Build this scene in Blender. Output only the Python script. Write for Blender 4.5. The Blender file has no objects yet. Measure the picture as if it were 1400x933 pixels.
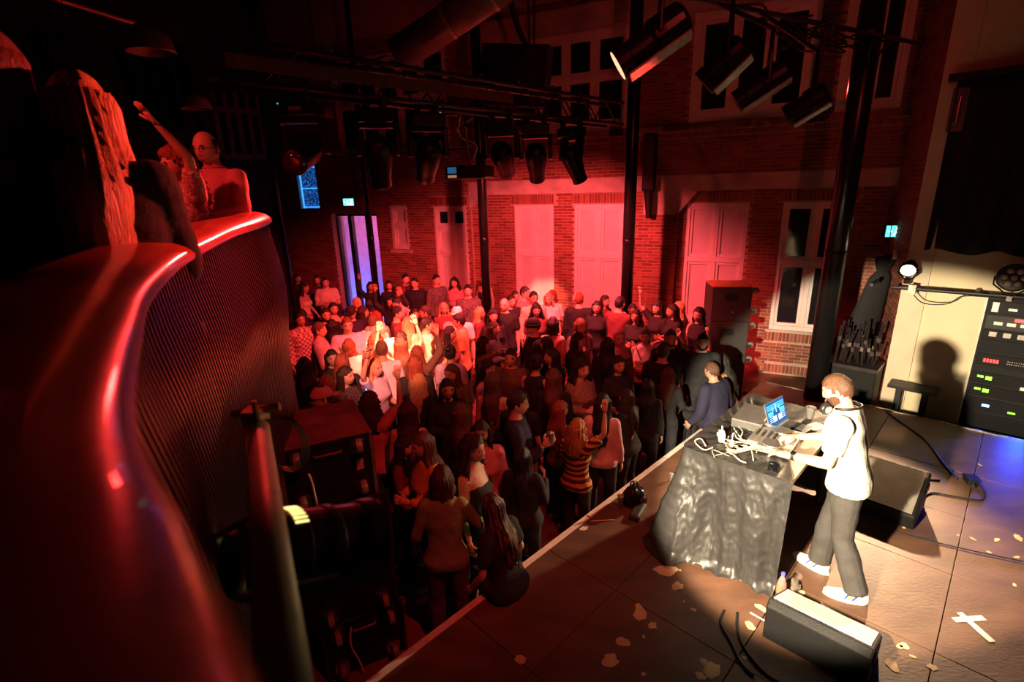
import bpy, bmesh, math, random
import numpy as np
from mathutils import Vector, Matrix, Euler
random.seed(7); rng = np.random.default_rng(7)
scene = bpy.context.scene
COL = scene.collection
R = math.radians

# ---------------------------------------------------------------- camera
CAM = np.array([0.0, 0.0, 3.6]); F = 700.0; PITCH = R(16.8); ROLL = R(1.7)
_fw = np.array([0, math.cos(PITCH), -math.sin(PITCH)]); _u0 = np.array([0, math.sin(PITCH), math.cos(PITCH)]); _r0 = np.array([1.0, 0, 0])
_rt = math.cos(ROLL)*_r0 - math.sin(ROLL)*_u0
_up = math.sin(ROLL)*_r0 + math.cos(ROLL)*_u0
cam_d = bpy.data.cameras.new('camera'); cam = bpy.data.objects.new('camera', cam_d); COL.objects.link(cam)
cam_d.sensor_width = 36.0; cam_d.lens = F/1400*36.0; cam_d.clip_start = 0.02; cam_d.clip_end = 100
cam.matrix_world = Matrix(((_rt[0], _up[0], -_fw[0], CAM[0]), (_rt[1], _up[1], -_fw[1], CAM[1]), (_rt[2], _up[2], -_fw[2], CAM[2]), (0, 0, 0, 1)))
cam_d.dof.use_dof = True; cam_d.dof.focus_distance = 4.5; cam_d.dof.aperture_fstop = 2.2
scene.camera = cam
scene.view_settings.view_transform = 'Standard'; scene.view_settings.look = 'None'
scene.view_settings.exposure = 0.0; scene.view_settings.gamma = 1.0; scene.view_settings.use_curve_mapping = False

# where things of the place stand (survey of the room: floor z = 0, stage z = 0.5, balcony z = 2.3)
def ray(u, v): return (u-700)/F*_rt - (v-466.5)/F*_up + _fw
def atz(u, v, z):
    d = ray(u, v); return CAM + (z-CAM[2])/d[2]*d
def dep(u, v, t): return CAM + ray(u, v)*t
def onpl(u, v, p0, n):
    d = ray(u, v); return CAM + ((np.array(p0[:2])-CAM[:2])@n)/(d[:2]@n)*d
WA = R(63.8)
BD = np.array([math.sin(WA), -math.cos(WA)]); BN = np.array([math.cos(WA), math.sin(WA)]); B0 = np.array([5.15, 9.15])
E1 = np.array([math.sqrt(.5), math.sqrt(.5)]); E2 = np.array([math.sqrt(.5), -math.sqrt(.5)])
def W(s, d, z): p = B0 + s*BD - d*BN; return Vector((p[0], p[1], z))       # brick wall: along, out into room, up
def S(a, b, z): p = a*E1 + b*E2; return Vector((p[0], p[1], z))             # stage: along the front edge, upstage, up
def frame(origin, xdir, zdir=(0, 0, 1)):
    x = Vector(xdir).normalized(); z = Vector(zdir).normalized(); y = z.cross(x).normalized(); z = x.cross(y)
    m = Matrix((x, y, z)).transposed().to_4x4(); m.translation = Vector(origin); return m
WM = frame(W(0, 0, 0), (BD[0], BD[1], 0))        # local x along wall, local y = into the wall
SM = frame((0, 0, 0), (E1[0], E1[1], 0))         # local x = E1, local y = -E2
ST = 0.5

# ---------------------------------------------------------------- world and lights
wd = bpy.data.worlds.new('night_club_air'); scene.world = wd; wd.use_nodes = True
wd.node_tree.nodes['Background'].inputs[0].default_value = (0.55, 0.12, 0.16, 1); wd.node_tree.nodes['Background'].inputs[1].default_value = 0.006
def spot(name, loc, target, power, color, angle, blend=.3, radius=.06):
    l = bpy.data.lights.new(name, 'SPOT'); l.energy = power; l.color = color; l.spot_size = R(angle); l.spot_blend = blend; l.shadow_soft_size = radius
    o = bpy.data.objects.new(name, l); COL.objects.link(o); o.location = Vector(loc)
    o.rotation_euler = (Vector(target)-Vector(loc)).to_track_quat('-Z', 'Y').to_euler(); return o
def point(name, loc, power, color, radius=.05):
    l = bpy.data.lights.new(name, 'POINT'); l.energy = power; l.color = color; l.shadow_soft_size = radius
    o = bpy.data.objects.new(name, l); COL.objects.link(o); o.location = Vector(loc); return o
RED = (1.0, .045, .05); ORED = (1.0, .10, .05); WARM = (1.0, .74, .46)
TZ = 4.45; TB = -4.8                                  # lighting truss over the dance floor
# moving heads: position along the truss, aim point, power, colour, cone, blend (their lamps are made with the fixtures)
HEADS = [
 (2.22, (-1.7, 2.9, 3.2), 190, (1, .035, .03), 50, .8, 'moving head light nearest the truss end beside the dome lamp'),
 (2.98, atz(545, 478, 1.4), 3800, (1, .17, .09), 31, .9, 'moving head light swung down over the brightest dancers, by flat bar'),
 (3.6, atz(555, 465, 1.0), 1500, (1, .055, .05), 84, .9, 'moving head light hanging next to the small cyan lamp'),
 (4.72, atz(738, 398, 1.5), 3200, (1, .22, .14), 15, .7, 'moving head light just past the hanging projector'),
 (5.35, W(-4.3, 1.4, .7), 1350, (1, .085, .095), 125, .5, 'narrow side-on moving head light between two others on truss'),
 (6.1, atz(900, 520, .2), 520, (1, .06, .05), 90, .9, 'moving head light at the far end of the truss over brick wall')]
# unseen lamps out of frame; the first two are added to redden crowd and wall
UNSEEN_FLOODS = [((1.3, .6, 6.6), atz(640, 600, 0.8), 560, (1, .045, .03), 52), ((1.6, -1.2, 6.4), W(-3.2, 0, 5.4), 230, (1, .07, .05), 60), ((-3.5, 1.0, 5.9), (-2.0, 3.4, 3.7), 420, (1, .05, .04), 36), ((-.3, -.5, 6.3), atz(538, 492, 1.35), 7400, (1, .25, .16), 13.5)]
KEY = dep(512, 738, 1.17)
spot('par_lamp_beam', KEY, S(4.1, -.92, 1.38), 4300, (1.0, .80, .52), 39, .22, .05)
LAMP = S(8.45, -1.02, 2.38)
spot('side_lamp_beam', LAMP, S(3.0, -.75, .2), 1500, (1.0, .64, .36), 60, .6, .05)
spot('stage_lantern_beam', dep(842, 92, 3.93), atz(760, 650, 0.5), 55, (1.0, .5, .3), 60, .8, .06)
spot('lantern_red_beam', dep(955, 120, 4.28), (-1.55, 2.1, 3.75), 1500, (1, .06, .045), 36, .8, .06)
spot('blue_rack_light', S(8.54, .42, .80), S(7.75, .3, .5), 70, (.01, .06, 1), 62, .7, .02)

# ---------------------------------------------------------------- mesh helpers
class MB:
    def __init__(s, M=None): s.v = []; s.f = []; s.mi = []; s.M = M; s.cur = 0; s.sm = False
    def add(s, vs, fs):
        b = len(s.v)
        for p in vs:
            p = Vector(p); s.v.append(tuple(s.M @ p) if s.M is not None else tuple(p))
        for f in fs: s.f.append(tuple(b+i for i in f)); s.mi.append(s.cur)
        return s
    def box(s, c, d, rot=None, taper=1.0):
        x, y, z = d[0]/2, d[1]/2, d[2]/2; vs = []
        for k in (-1, 1):
            t = taper if k > 0 else 1.0
            for (i, j) in ((-1, -1), (1, -1), (1, 1), (-1, 1)): vs.append(Vector((i*x*t, j*y*t, k*z)))
        if rot is not None:
            m = rot if isinstance(rot, Matrix) else Euler(rot).to_matrix()
            vs = [m.to_3x3() @ p for p in vs]
        c = Vector(c); return s.add([p+c for p in vs], [(3, 2, 1, 0), (4, 5, 6, 7), (0, 1, 5, 4), (1, 2, 6, 5), (2, 3, 7, 6), (3, 0, 4, 7)])
    def bx(s, x0, x1, y0, y1, z0, z1): return s.box(((x0+x1)/2, (y0+y1)/2, (z0+z1)/2), (abs(x1-x0), abs(y1-y0), abs(z1-z0)))
    def rings(s, rs, cap=True, closed=False):
        n = len(rs[0]); vs = [p for r in rs for p in r]; fs = []
        m = len(rs)
        for k in range(m if closed else m-1):
            a = k*n; b = ((k+1) % m)*n
            for i in range(n): j = (i+1) % n; fs.append((a+i, a+j, b+j, b+i))
        if cap and not closed: fs.append(tuple(range(n-1, -1, -1))); fs.append(tuple(range((m-1)*n, m*n)))
        return s.add(vs, fs)
    def cyl(s, p0, p1, r0, r1=None, n=12, cap=True):
        return s.tube([p0, p1], [r0, r0 if r1 is None else r1], n, cap)
    def tube(s, pts, r, n=8, cap=True, closed=False):
        pts = [Vector(p) for p in pts]; m = len(pts)
        if not hasattr(r, '__len__'): r = [r]*m
        rs = []; ref = None
        for i in range(m):
            a = pts[i-1] if (i > 0 or closed) else pts[i]; b = pts[(i+1) % m] if (i < m-1 or closed) else pts[i]
            d = (b-a); d = d.normalized() if d.length > 1e-9 else Vector((0, 0, 1))
            if ref is None:
                ref = Vector((0, 0, 1)) if abs(d.z) < .9 else Vector((1, 0, 0))
            x = (ref - d*ref.dot(d))
            if x.length < 1e-6: x = d.orthogonal()
            x.normalize(); ref = x; y = d.cross(x)
            rs.append([pts[i]+r[i]*(math.cos(2*math.pi*k/n)*x+math.sin(2*math.pi*k/n)*y) for k in range(n)])
        return s.rings(rs, cap, closed)
    def lathe(s, prof, n=20, M=None):      # prof: (r, z) list about local z
        rs = [[Vector((r*math.cos(2*math.pi*k/n), r*math.sin(2*math.pi*k/n), z)) for k in range(n)] for r, z in prof]
        if M is not None: rs = [[M @ p for p in q] for q in rs]
        return s.rings(rs)
    def prism(s, poly, vec):
        poly = [Vector(p) for p in poly]; vec = Vector(vec); n = len(poly)
        return s.add(poly+[p+vec for p in poly], [tuple(range(n-1, -1, -1)), tuple(range(n, 2*n))]+[(i, (i+1) % n, n+(i+1) % n, n+i) for i in range(n)])
    def grid(s, P):        # P[i][j]
        n = len(P); m = len(P[0])
        return s.add([p for r in P for p in r], [(i*m+j, i*m+j+1, (i+1)*m+j+1, (i+1)*m+j) for i in range(n-1) for j in range(m-1)])
    def sphere(s, c, r, n=12, m=8):
        c = Vector(c); rr = r if hasattr(r, '__len__') else (r, r, r); rs = []
        for i in range(m+1):
            t = math.pi*i/m; q = max(math.sin(t), 1e-3)
            rs.append([c+Vector((rr[0]*q*math.cos(2*math.pi*k/n), rr[1]*q*math.sin(2*math.pi*k/n), -rr[2]*math.cos(t))) for k in range(n)])
        return s.rings(rs)
    def mesh(s, name, mats, smooth=False):
        me = bpy.data.meshes.new(name); me.from_pydata(s.v, [], s.f)
        for m in (mats if isinstance(mats, (list, tuple)) else [mats]): me.materials.append(m)
        if any(s.mi): me.polygons.foreach_set('material_index', s.mi)
        if smooth: me.polygons.foreach_set('use_smooth', [True]*len(me.polygons))
        me.validate(); me.update(); return me
    def build(s, name, mats, parent=None, smooth=False, bevel=0, loc=None, solid=0, sub=0):
        o = bpy.data.objects.new(name, s.mesh(name, mats, smooth)); COL.objects.link(o)
        if parent is not None: o.parent = parent; o.matrix_parent_inverse = Matrix()
        if loc is not None: o.location = loc
        if solid: md = o.modifiers.new('solid', 'SOLIDIFY'); md.thickness = solid; md.offset = 0
        if sub: md = o.modifiers.new('sub', 'SUBSURF'); md.levels = sub; md.render_levels = sub
        if bevel: md = o.modifiers.new('bevel', 'BEVEL'); md.width = bevel; md.segments = 2; md.limit_method = 'ANGLE'
        return o
def tag(o, label=None, cat=None, group=None, kind=None):
    if label: o['label'] = label
    if cat: o['category'] = cat
    if group: o['group'] = group
    if kind: o['kind'] = kind
    return o
def empty(name, M=None, label=None, cat=None, group=None, kind=None):
    o = bpy.data.objects.new(name, None); COL.objects.link(o); o.empty_display_size = .1
    if M is not None: o.matrix_world = M if isinstance(M, Matrix) else Matrix.Translation(Vector(M))
    return tag(o, label, cat, group, kind)
def copytree(o, M=None, label=None, parent=None):
    c = o.copy(); COL.objects.link(c)
    if parent is not None: c.parent = parent; c.matrix_parent_inverse = o.matrix_parent_inverse
    if M is not None: c.matrix_world = M
    if label: c['label'] = label
    for ch in o.children: copytree(ch, None, None, c)
    return c
def catmull(pts, k=6):
    pts = [Vector(p) for p in pts]; out = []
    for i in range(len(pts)-1):
        p0 = pts[max(i-1, 0)]; p1 = pts[i]; p2 = pts[i+1]; p3 = pts[min(i+2, len(pts)-1)]
        for j in range(k):
            t = j/k; out.append(.5*((2*p1)+(p2-p0)*t+(2*p0-5*p1+4*p2-p3)*t*t+(3*p1-p0-3*p2+p3)*t**3))
    return out+[pts[-1]]

# ---------------------------------------------------------------- procedural materials
MATS = {}
def mat(name, col, rough=.6, metal=0.0, var=.15, scale=8.0, bump=.0, bscale=40.0, emit=None, es=0.0, spec=.5, trans=0.0, alpha=1.0, stretch=None, coat=0.0):
    if name in MATS: return MATS[name]
    m = bpy.data.materials.new(name); m.use_nodes = True; nt = m.node_tree; b = nt.nodes['Principled BSDF']
    b.inputs['Roughness'].default_value = rough; b.inputs['Metallic'].default_value = metal; b.inputs['Specular IOR Level'].default_value = spec
    b.inputs['Transmission Weight'].default_value = trans; b.inputs['Alpha'].default_value = alpha; b.inputs['Coat Weight'].default_value = coat
    tc = nt.nodes.new('ShaderNodeTexCoord'); mp = nt.nodes.new('ShaderNodeMapping'); nt.links.new(tc.outputs['Object'], mp.inputs[0])
    if stretch: mp.inputs['Scale'].default_value = stretch
    if var > 0:
        n = nt.nodes.new('ShaderNodeTexNoise'); n.inputs['Scale'].default_value = scale; n.inputs['Detail'].default_value = 6; nt.links.new(mp.outputs[0], n.inputs[0])
        r = nt.nodes.new('ShaderNodeValToRGB'); r.color_ramp.elements[0].position = .3; r.color_ramp.elements[1].position = .72
        r.color_ramp.elements[0].color = (*[max(0, c*(1-var)) for c in col], 1); r.color_ramp.elements[1].color = (*[min(1, c*(1+var)) for c in col], 1)
        nt.links.new(n.outputs[0], r.inputs[0]); nt.links.new(r.outputs[0], b.inputs['Base Color'])
    else: b.inputs['Base Color'].default_value = (*col, 1)
    if bump:
        n2 = nt.nodes.new('ShaderNodeTexNoise'); n2.inputs['Scale'].default_value = bscale; n2.inputs['Detail'].default_value = 5; nt.links.new(mp.outputs[0], n2.inputs[0])
        bp = nt.nodes.new('ShaderNodeBump'); bp.inputs['Strength'].default_value = bump; bp.inputs['Distance'].default_value = .02; nt.links.new(n2.outputs[0], bp.inputs['Height']); nt.links.new(bp.outputs[0], b.inputs['Normal'])
    if emit: b.inputs['Emission Color'].default_value = (*emit, 1); b.inputs['Emission Strength'].default_value = es
    MATS[name] = m; return m
def brickmat():
    m = mat('red_brick', (.32, .085, .05), .85, 0, 0, bump=.5, bscale=60); nt = m.node_tree; b = nt.nodes['Principled BSDF']
    g = nt.nodes.new('ShaderNodeNewGeometry'); oi = nt.nodes.new('ShaderNodeObjectInfo'); ad = nt.nodes.new('ShaderNodeMath'); ad.operation = 'ADD'
    nt.links.new(g.outputs['Random Per Island'], ad.inputs[0]); nt.links.new(oi.outputs['Random'], ad.inputs[1])
    fr = nt.nodes.new('ShaderNodeMath'); fr.operation = 'FRACT'; nt.links.new(ad.outputs[0], fr.inputs[0])
    r = nt.nodes.new('ShaderNodeValToRGB'); nt.links.new(fr.outputs[0], r.inputs[0]); e = r.color_ramp.elements
    e[0].color = (.17, .05, .035, 1); e[1].color = (.36, .12, .07, 1); x = e.new(.5); x.color = (.26, .075, .045, 1)
    nt.links.new(r.outputs[0], b.inputs['Base Color']); return m
M_brick = brickmat()
M_mortar = mat('lime_mortar', (.5, .36, .28), .95, 0, .2, 12, .3, 80)
M_concrete = mat('weathered_concrete', (.52, .42, .38), .85, 0, .3, 3, .2, 30)
M_white = mat('white_painted_wood', (.78, .70, .68), .45, 0, .06, 5, .05, 30)
M_panel = mat('grey_white_board', (.66, .60, .62), .5, 0, .08, 3)
M_glass = mat('dark_window_glass', (.012, .012, .016), .06, 0, .0, spec=.8)
M_film = mat('clear_plastic_film', (.75, .68, .68), .15, 0, .1, 6, .5, 14)
M_black = mat('black_paint', (.012, .011, .012), .45, 0, .2, 20)
M_blacksatin = mat('black_satin_steel', (.035, .032, .035), .28, .75, .2, 5)
M_ceil = mat('dark_ceiling', (.016, .011, .013), .9, 0, .3, 2)
M_darkwall = mat('dark_plum_wall', (.05, .022, .03), .8, 0, .3, 2, .1)
M_floor = mat('dance_floor_lino', (.17, .055, .04), .42, 0, .25, 2.2, .06, 60)
M_cream = mat('cream_plaster', (.80, .68, .46), .8, 0, .08, 2.5, .08, 35)
M_creamdim = mat('cream_plaster_pilaster', (.74, .62, .46), .8, 0, .1, 2.5, .08, 35)
M_stage = mat('brown_stage_board', (.13, .062, .037), .5, 0, .32, 2.6, .12, 24, stretch=(1, 2.2, 1))
M_tape = mat('white_gaffer_tape', (.78, .70, .62), .6, 0, .12, 20)
M_bare = mat('bare_pale_plywood', (.72, .52, .30), .65, 0, .2, 9, .1, 60)
M_curtain = mat('black_drape', (.018, .016, .02), .85, 0, .25, 6, .3, 12, stretch=(6, 6, .6))
M_cap = mat('red_lacquered_rail', (.50, .10, .045), .30, 0, .22, 3.0, .03, 90, coat=.3)
M_slat = mat('brown_metal_slat', (.10, .05, .045), .35, .6, .2, 6)
M_chrome = mat('bright_zinc', (.62, .58, .54), .25, 1, .15, 30)
M_truss = mat('dark_aluminium', (.09, .075, .08), .35, .8, .25, 12)
M_trussbar = mat('red_brown_flat_bar', (.22, .08, .08), .4, .5, .2, 8)
M_box = mat('black_textured_cabinet', (.009, .0085, .009), .55, 0, .2, 30, .3, 160, spec=.25)
M_grille = mat('dark_grey_grille', (.06, .057, .055), .6, .3, .2, 90, .5, 240)
M_lid = mat('scuffed_brown_lid', (.20, .07, .06), .5, 0, .45, 7, .1, 30)
M_olive = mat('olive_painted_tube', (.30, .28, .18), .5, .2, .2, 14)
M_cable = mat('black_rubber', (.012, .012, .013), .5, 0, .1)
M_wcable = mat('pale_cable', (.72, .66, .56), .5, 0, .1)
M_lampblack = mat('lamp_black_metal', (.028, .02, .02), .32, .7, .2, 16)
M_lampgrey = mat('worn_grey_metal', (.33, .28, .22), .4, .6, .35, 18)
M_tableblack = mat('black_satin_cloth', (.032, .03, .03), .42, 0, .2, 5, .25, 14, spec=.5)
M_laptop = mat('silver_laptop', (.55, .54, .53), .3, .8, .05)
M_gear = mat('grey_mixer_panel', (.30, .27, .24), .4, .4, .1, 30)
M_gearlight = mat('pale_mixer_panel', (.66, .62, .56), .4, .2, .1, 30)
M_knob = mat('black_knob', (.02, .02, .02), .4)
M_plastic = mat('white_plastic', (.82, .78, .7), .35)
M_glasscup = mat('clear_cup_plastic', (.9, .88, .84), .08, 0, .0, trans=.85, spec=.6)
def emis(name, col, s): return mat(name, tuple(c*.3 for c in col), .4, 0, 0, emit=col, es=s)
# ================================================================ the room
H_C = 8.2
floor = tag(MB().bx(-12, 9, -3, 17, -.2, 0).build('floor', M_floor), kind='structure')
ceiling = tag(MB().bx(-14, 14, -3, 18, H_C, H_C+.2).build('ceiling', M_ceil), kind='structure')
# ---- brick wall: openings in (s0, s1, z0, z1)
WIN = [(-7.64, -6.74, .88, 3.2), (-5.59, -4.66, .88, 3.2), (-4.2, -3.13, .88, 3.2), (-1.95, -.87, .88, 3.2), (-.33, .74, .88, 3.2), (-8.9, -8.4, 2.18, 3.22)]
UPW = [(-5.75, -3.15, 4.62, 6.4), (-2.05, -.1, 4.62, 7.4), (.25, 1.15, 4.62, 7.4), (-10.5, -7.2, 4.5, 6.6)]
DOOR = (-10.85, -9.35, 0, 3.05); BLUE = (-11.9, -11.2, 3.19, 4.3)
def wallface(mb, s0, s1, z0, z1, y, ops, back=.3):
    xs = sorted({s0, s1, *[max(s0, min(s1, o[0])) for o in ops], *[max(s0, min(s1, o[1])) for o in ops]})
    zs = sorted({z0, z1, *[max(z0, min(z1, o[2])) for o in ops], *[max(z0, min(z1, o[3])) for o in ops]})
    for a, b in zip(xs, xs[1:]):
        for c, d in zip(zs, zs[1:]):
            mx, mz = (a+b)/2, (c+d)/2
            if any(o[0] < mx < o[1] and o[2] < mz < o[3] for o in ops): continue
            mb.bx(a, b, y, y+back, c, d)
ALLB = []
def bricks(s0, s1, z0, z1, y, ops, soldiers=()):
    k = 0; z = z0
    while z+.052 <= z1+.001:
        zc = z+.031; segs = [(s0, s1)]
        for o in list(ops)+list(soldiers):
            if o[2]-.02 < zc < o[3]+.02:
                ns = []
                for a, b in segs:
                    if o[1] <= a or o[0] >= b: ns.append((a, b)); continue
                    if o[0] > a: ns.append((a, o[0]))
                    if o[1] < b: ns.append((o[1], b))
                segs = ns
        for a, b in segs:
            n0 = math.floor((a-s0)/.22-1); x = s0+n0*.22+(.11 if k % 2 else 0)
            while x < b:
                p, q = max(x, a), min(x+.21, b)
                if q-p > .05: ALLB.append(((p+q)/2, zc, q-p, .052, y))
                x += .22
        z += .0625; k += 1
    for o in soldiers:
        x = o[0]
        while x+.05 < o[1]:
            ALLB.append((x+.026, (o[2]+o[3])/2, .052, o[3]-o[2]-.012, y)); x += .0625
mb = MB(WM)
wallface(mb, -13.2, -6.65, 0, 4.4, -.12, WIN+[DOOR, BLUE], .42)
wallface(mb, -6.65, 2.2, 0, 3.43, 0, WIN, .3)
mb.bx(-6.65, 2.2, -.12, .3, 3.72, 4.47)
mb.bx(-13.2, 2.2, .1, .4, 4.38, 4.5)
wallface(mb, -13.2, 2.2, 4.47, H_C, .1, UPW, .3)
mb.bx(-2.95, -2.1, -.12, 0, 0, 3.0)
wall_back = tag(mb.build('wall_back', M_mortar), kind='structure')
SOLD = [(w[0]-.06, w[1]+.06, 3.22, 3.42) for w in WIN[:5]]+[(w[0]-.06, w[1]+.06, .66, .86) for w in WIN[:5]]+[(-.33, .74, .03, .2)]
bricks(-13.2, -6.65, 0, 4.4, -.12, WIN+[DOOR, BLUE], [SOLD[0], SOLD[5]])
bricks(-6.65, 2.2, 0, 3.43, 0, WIN+[(-2.95, -2.1, 0, 3.0)], SOLD[1:5]+SOLD[6:])
bricks(-2.95, -2.1, 0, 3.0, -.12, [])
bricks(-6.65, 2.2, 3.72, 4.36, -.12, [], [(-6.65, 2.2, 4.36, 4.47)])
bricks(-13.2, 2.2, 4.6, 7.0, .1, UPW+[(-6.4, 1.6, 6.4, 6.8)])
# the three hundred that show largest stand singly, the rest in one piece
def bdist(b):
    p = W(b[0], -b[4], b[1]); return (p-Vector(CAM)).length + (0 if b[1] < 4.5 else 50) + (9 if b[1] < .75 and b[0] > .5 else 0)
full = [b for b in ALLB if abs(b[2]-.21) < .002 and b[3] == .052 and (.78 < b[0] < 1.55 or (-1 < b[0] < .75 and 3.7 < b[1] < 4.4))]
full.sort(key=bdist); single = set(id(b) for b in full[:298])
me_b = None
for b in ALLB:
    if id(b) in single:
        if me_b is None: me_b = MB().box((0, 0, 0), (.21, .04, .052)).mesh('brick', M_brick)
        o = bpy.data.objects.new('brick', me_b); COL.objects.link(o); o.parent = wall_back
        o.matrix_world = WM @ Matrix.Translation((b[0], b[4]+.011+random.uniform(-.002, .002), b[1]))
mb = MB(WM)
for b in ALLB:
    if id(b) not in single: mb.box((b[0], b[4]+.011+random.uniform(-.002, .002), b[1]), (b[2], .04, b[3]))
tag(mb.build('brickwork', M_brick, wall_back), kind='stuff')
# concrete beam with corbels
mb = MB(WM); mb.bx(-6.65, 2.2, -.16, .1, 3.43, 3.72)
mb.prism([(-2.75, -.16, 3.43), (-2.75, 0, 3.43), (-2.75, 0, 2.95), (-2.75, -.1, 2.95)], (.65, 0, 0))
mb.prism([(-2.1, -.16, 3.43), (-1.75, -.16, 3.43), (-2.1, -.16, 3.0)], (0, .16, 0))
mb.prism([(-6.65, -.16, 3.43), (-6.35, -.16, 3.43), (-6.65, -.16, 3.1)], (0, .16, 0))
mb.bx(-6.4, 1.6, -.02, .2, 6.4, 6.8)
for x in (-2.95, ): mb.bx(x, x+.5, -.2, .1, 4.47, 4.58)
tag(mb.build('trim_1', M_concrete, bevel=.01), kind='structure')
tag(MB(WM).bx(-13.2, 2.2, -.14, .1, 4.45, 4.475).build('trim_2', M_mortar), kind='structure')

def window(idx, w, rows, fills, y=.05, cols=2, trans=2.15, fr=.07):
    s0, s1, z0, z1 = w; o = tag(MB(WM).bx(s0, s1, y+.06, y+.09, z0, z1).build('window_%d' % idx, M_black), kind='structure')
    mb = MB(WM)
    for a, b, c, d in ((s0, s0+fr, z0, z1), (s1-fr, s1, z0, z1), (s0+fr, s1-fr, z1-fr, z1), (s0+fr, s1-fr, z0, z0+fr*1.2)): mb.bx(a, b, y-.04, y+.07, c, d)
    mb.build('window_frame', M_white, o, bevel=.008)
    zs = [z0+fr*1.2]+list(rows)+[z1-fr]; cw = (s1-s0-2*fr)/cols
    for k in range(1, cols): MB(WM).bx(s0+fr+cw*k-.045, s0+fr+cw*k+.045, y-.03, y+.06, zs[0], zs[-1]).build('mullion', M_white, o, bevel=.008)
    for zr in rows: MB(WM).bx(s0+fr, s1-fr, y-.036, y+.055, zr-.05, zr+.05).build('transom', M_white, o, bevel=.008)
    q = 0
    for r in range(len(zs)-1):
        for k in range(cols):
            a, b = s0+fr+cw*k+(.045 if k else 0), s0+fr+cw*(k+1)-(.045 if k < cols-1 else 0); c, d = zs[r]+(.05 if r else 0), zs[r+1]-(.05 if r < len(zs)-2 else 0)
            fl = fills[q % len(fills)]; q += 1
            mb = MB(WM); t = .05
            for aa, bb, cc, dd in ((a, a+t, c, d), (b-t, b, c, d), (a+t, b-t, d-t, d), (a+t, b-t, c, c+t)): mb.bx(aa, bb, y-.005, y+.05, cc, dd)
            sash = mb.build('sash', M_white, o, bevel=.005)
            MB(WM).bx(a+t, b-t, y+.03, y+.05, c+t, d-t).build('pane' if fl in (M_glass, M_film) else 'panel', fl, sash)
            if fl == 'half': pass
    return o
window(1, WIN[0], (2.15, 2.72), [M_panel, M_panel, M_panel, M_panel, M_glass, M_glass], y=-.07)
window(2, WIN[1], (2.15,), [M_panel])
window(3, WIN[2], (2.15,), [M_film, M_film, M_panel, M_panel])
window(4, WIN[3], (2.15,), [M_panel])
window(5, WIN[4], (2.15,), [M_glass])
window(6, WIN[5], (2.75,), [M_panel, M_panel], y=-.07, cols=1)
window(7, UPW[0], (5.6,), [M_glass], y=.16, cols=4, fr=.12)
window(8, UPW[1], (6.3,), [M_glass], y=.16, cols=3, fr=.14)
window(9, UPW[2], (6.3,), [M_glass], y=.16, cols=2, fr=.1)
window(10, UPW[3], (5.6,), [M_glass], y=.16, cols=5, fr=.1)
for w in WIN[:6]: pass
mb = MB(WM)
for w in WIN[:5]: mb.bx(w[0]-.05, w[1]+.05, -.04 if w[0] > -6.6 else -.17, .1, .84, .885)
mb.bx(-8.98, -8.32, -.17, .1, 2.1, 2.17); tag(mb.build('trim_3', M_concrete), kind='structure')

# ---- doorway to the lit corridor
C_pink = mat('pink_corridor_wall', (.75, .45, .5), .7); C_wall = mat('corridor_wall', (.6, .6, .62), .7)
s0, s1, _, z1 = DOOR
mb = MB(WM); mb.bx(s0-.6, s1+.6, 3.4, 3.5, 0, 3.2); mb.bx(s0-.7, s0-.6, .3, 3.5, 0, 3.2); mb.bx(s1+.6, s1+.7, .3, 3.5, 0, 3.2); mb.bx(s0-.7, s1+.7, .3, 3.5, 3.2, 3.3); mb.bx(s0-.7, s1+.7, .3, 3.5, -.1, .01)
tag(mb.build('wall_corridor', C_wall), kind='structure')
door = tag(MB(WM).bx(s0, s1, .05, .12, 2.98, 3.05).build('door_1', M_black), kind='structure')
mb = MB(WM)
for a, b in ((s0, s0+.07), (s0+.42, s0+.54), (s1-.5, s1-.38), (s1-.06, s1)): mb.bx(a, b, .02, .14, 0, 2.98)
mb.build('door_frame', M_black, door)
for a, b in ((s0+.07, s0+.42), (s0+.54, s1-.5), (s1-.38, s1-.06)):
    MB(WM).bx(a, b, .07, .08, .1, 2.95).build('glass_pane', mat('clear_pane', (.9, .9, .95), .03, 0, 0, trans=1.0), door)
mb = MB(WM); mb.bx(s0+.1, s1-.2, 2.9, 3.3, 1.9, 2.9); tag(mb.build('poster_panel', C_pink), 'pink lit panel on the corridor wall behind the glass door', 'panel')
point('corridor_blue_lamp', W(s0+.35, -1.3, .5), 80, (.03, .16, 1), .1)
point('corridor_pink_lamp', W(s1-.75, -2.3, 2.45), 60, (1, .10, .28), .1)
point('corridor_amber_lamp', W(s1+.2, -.9, 2.4), 16, (1, .38, .05), .05)
# coat stand silhouettes in the corridor
mb = MB(WM)
for i in range(5):
    x = s0+.25+i*.24; mb.sphere((x, 2.3, 1.15+.1*(i % 2)), (.12, .1, .55), 8, 6)
tag(mb.build('hanging_coats', mat('blue_cloth', (.1, .25, .5), .8)), 'bluish coats hanging in the corridor behind the glass door', 'coats', kind='stuff')
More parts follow.
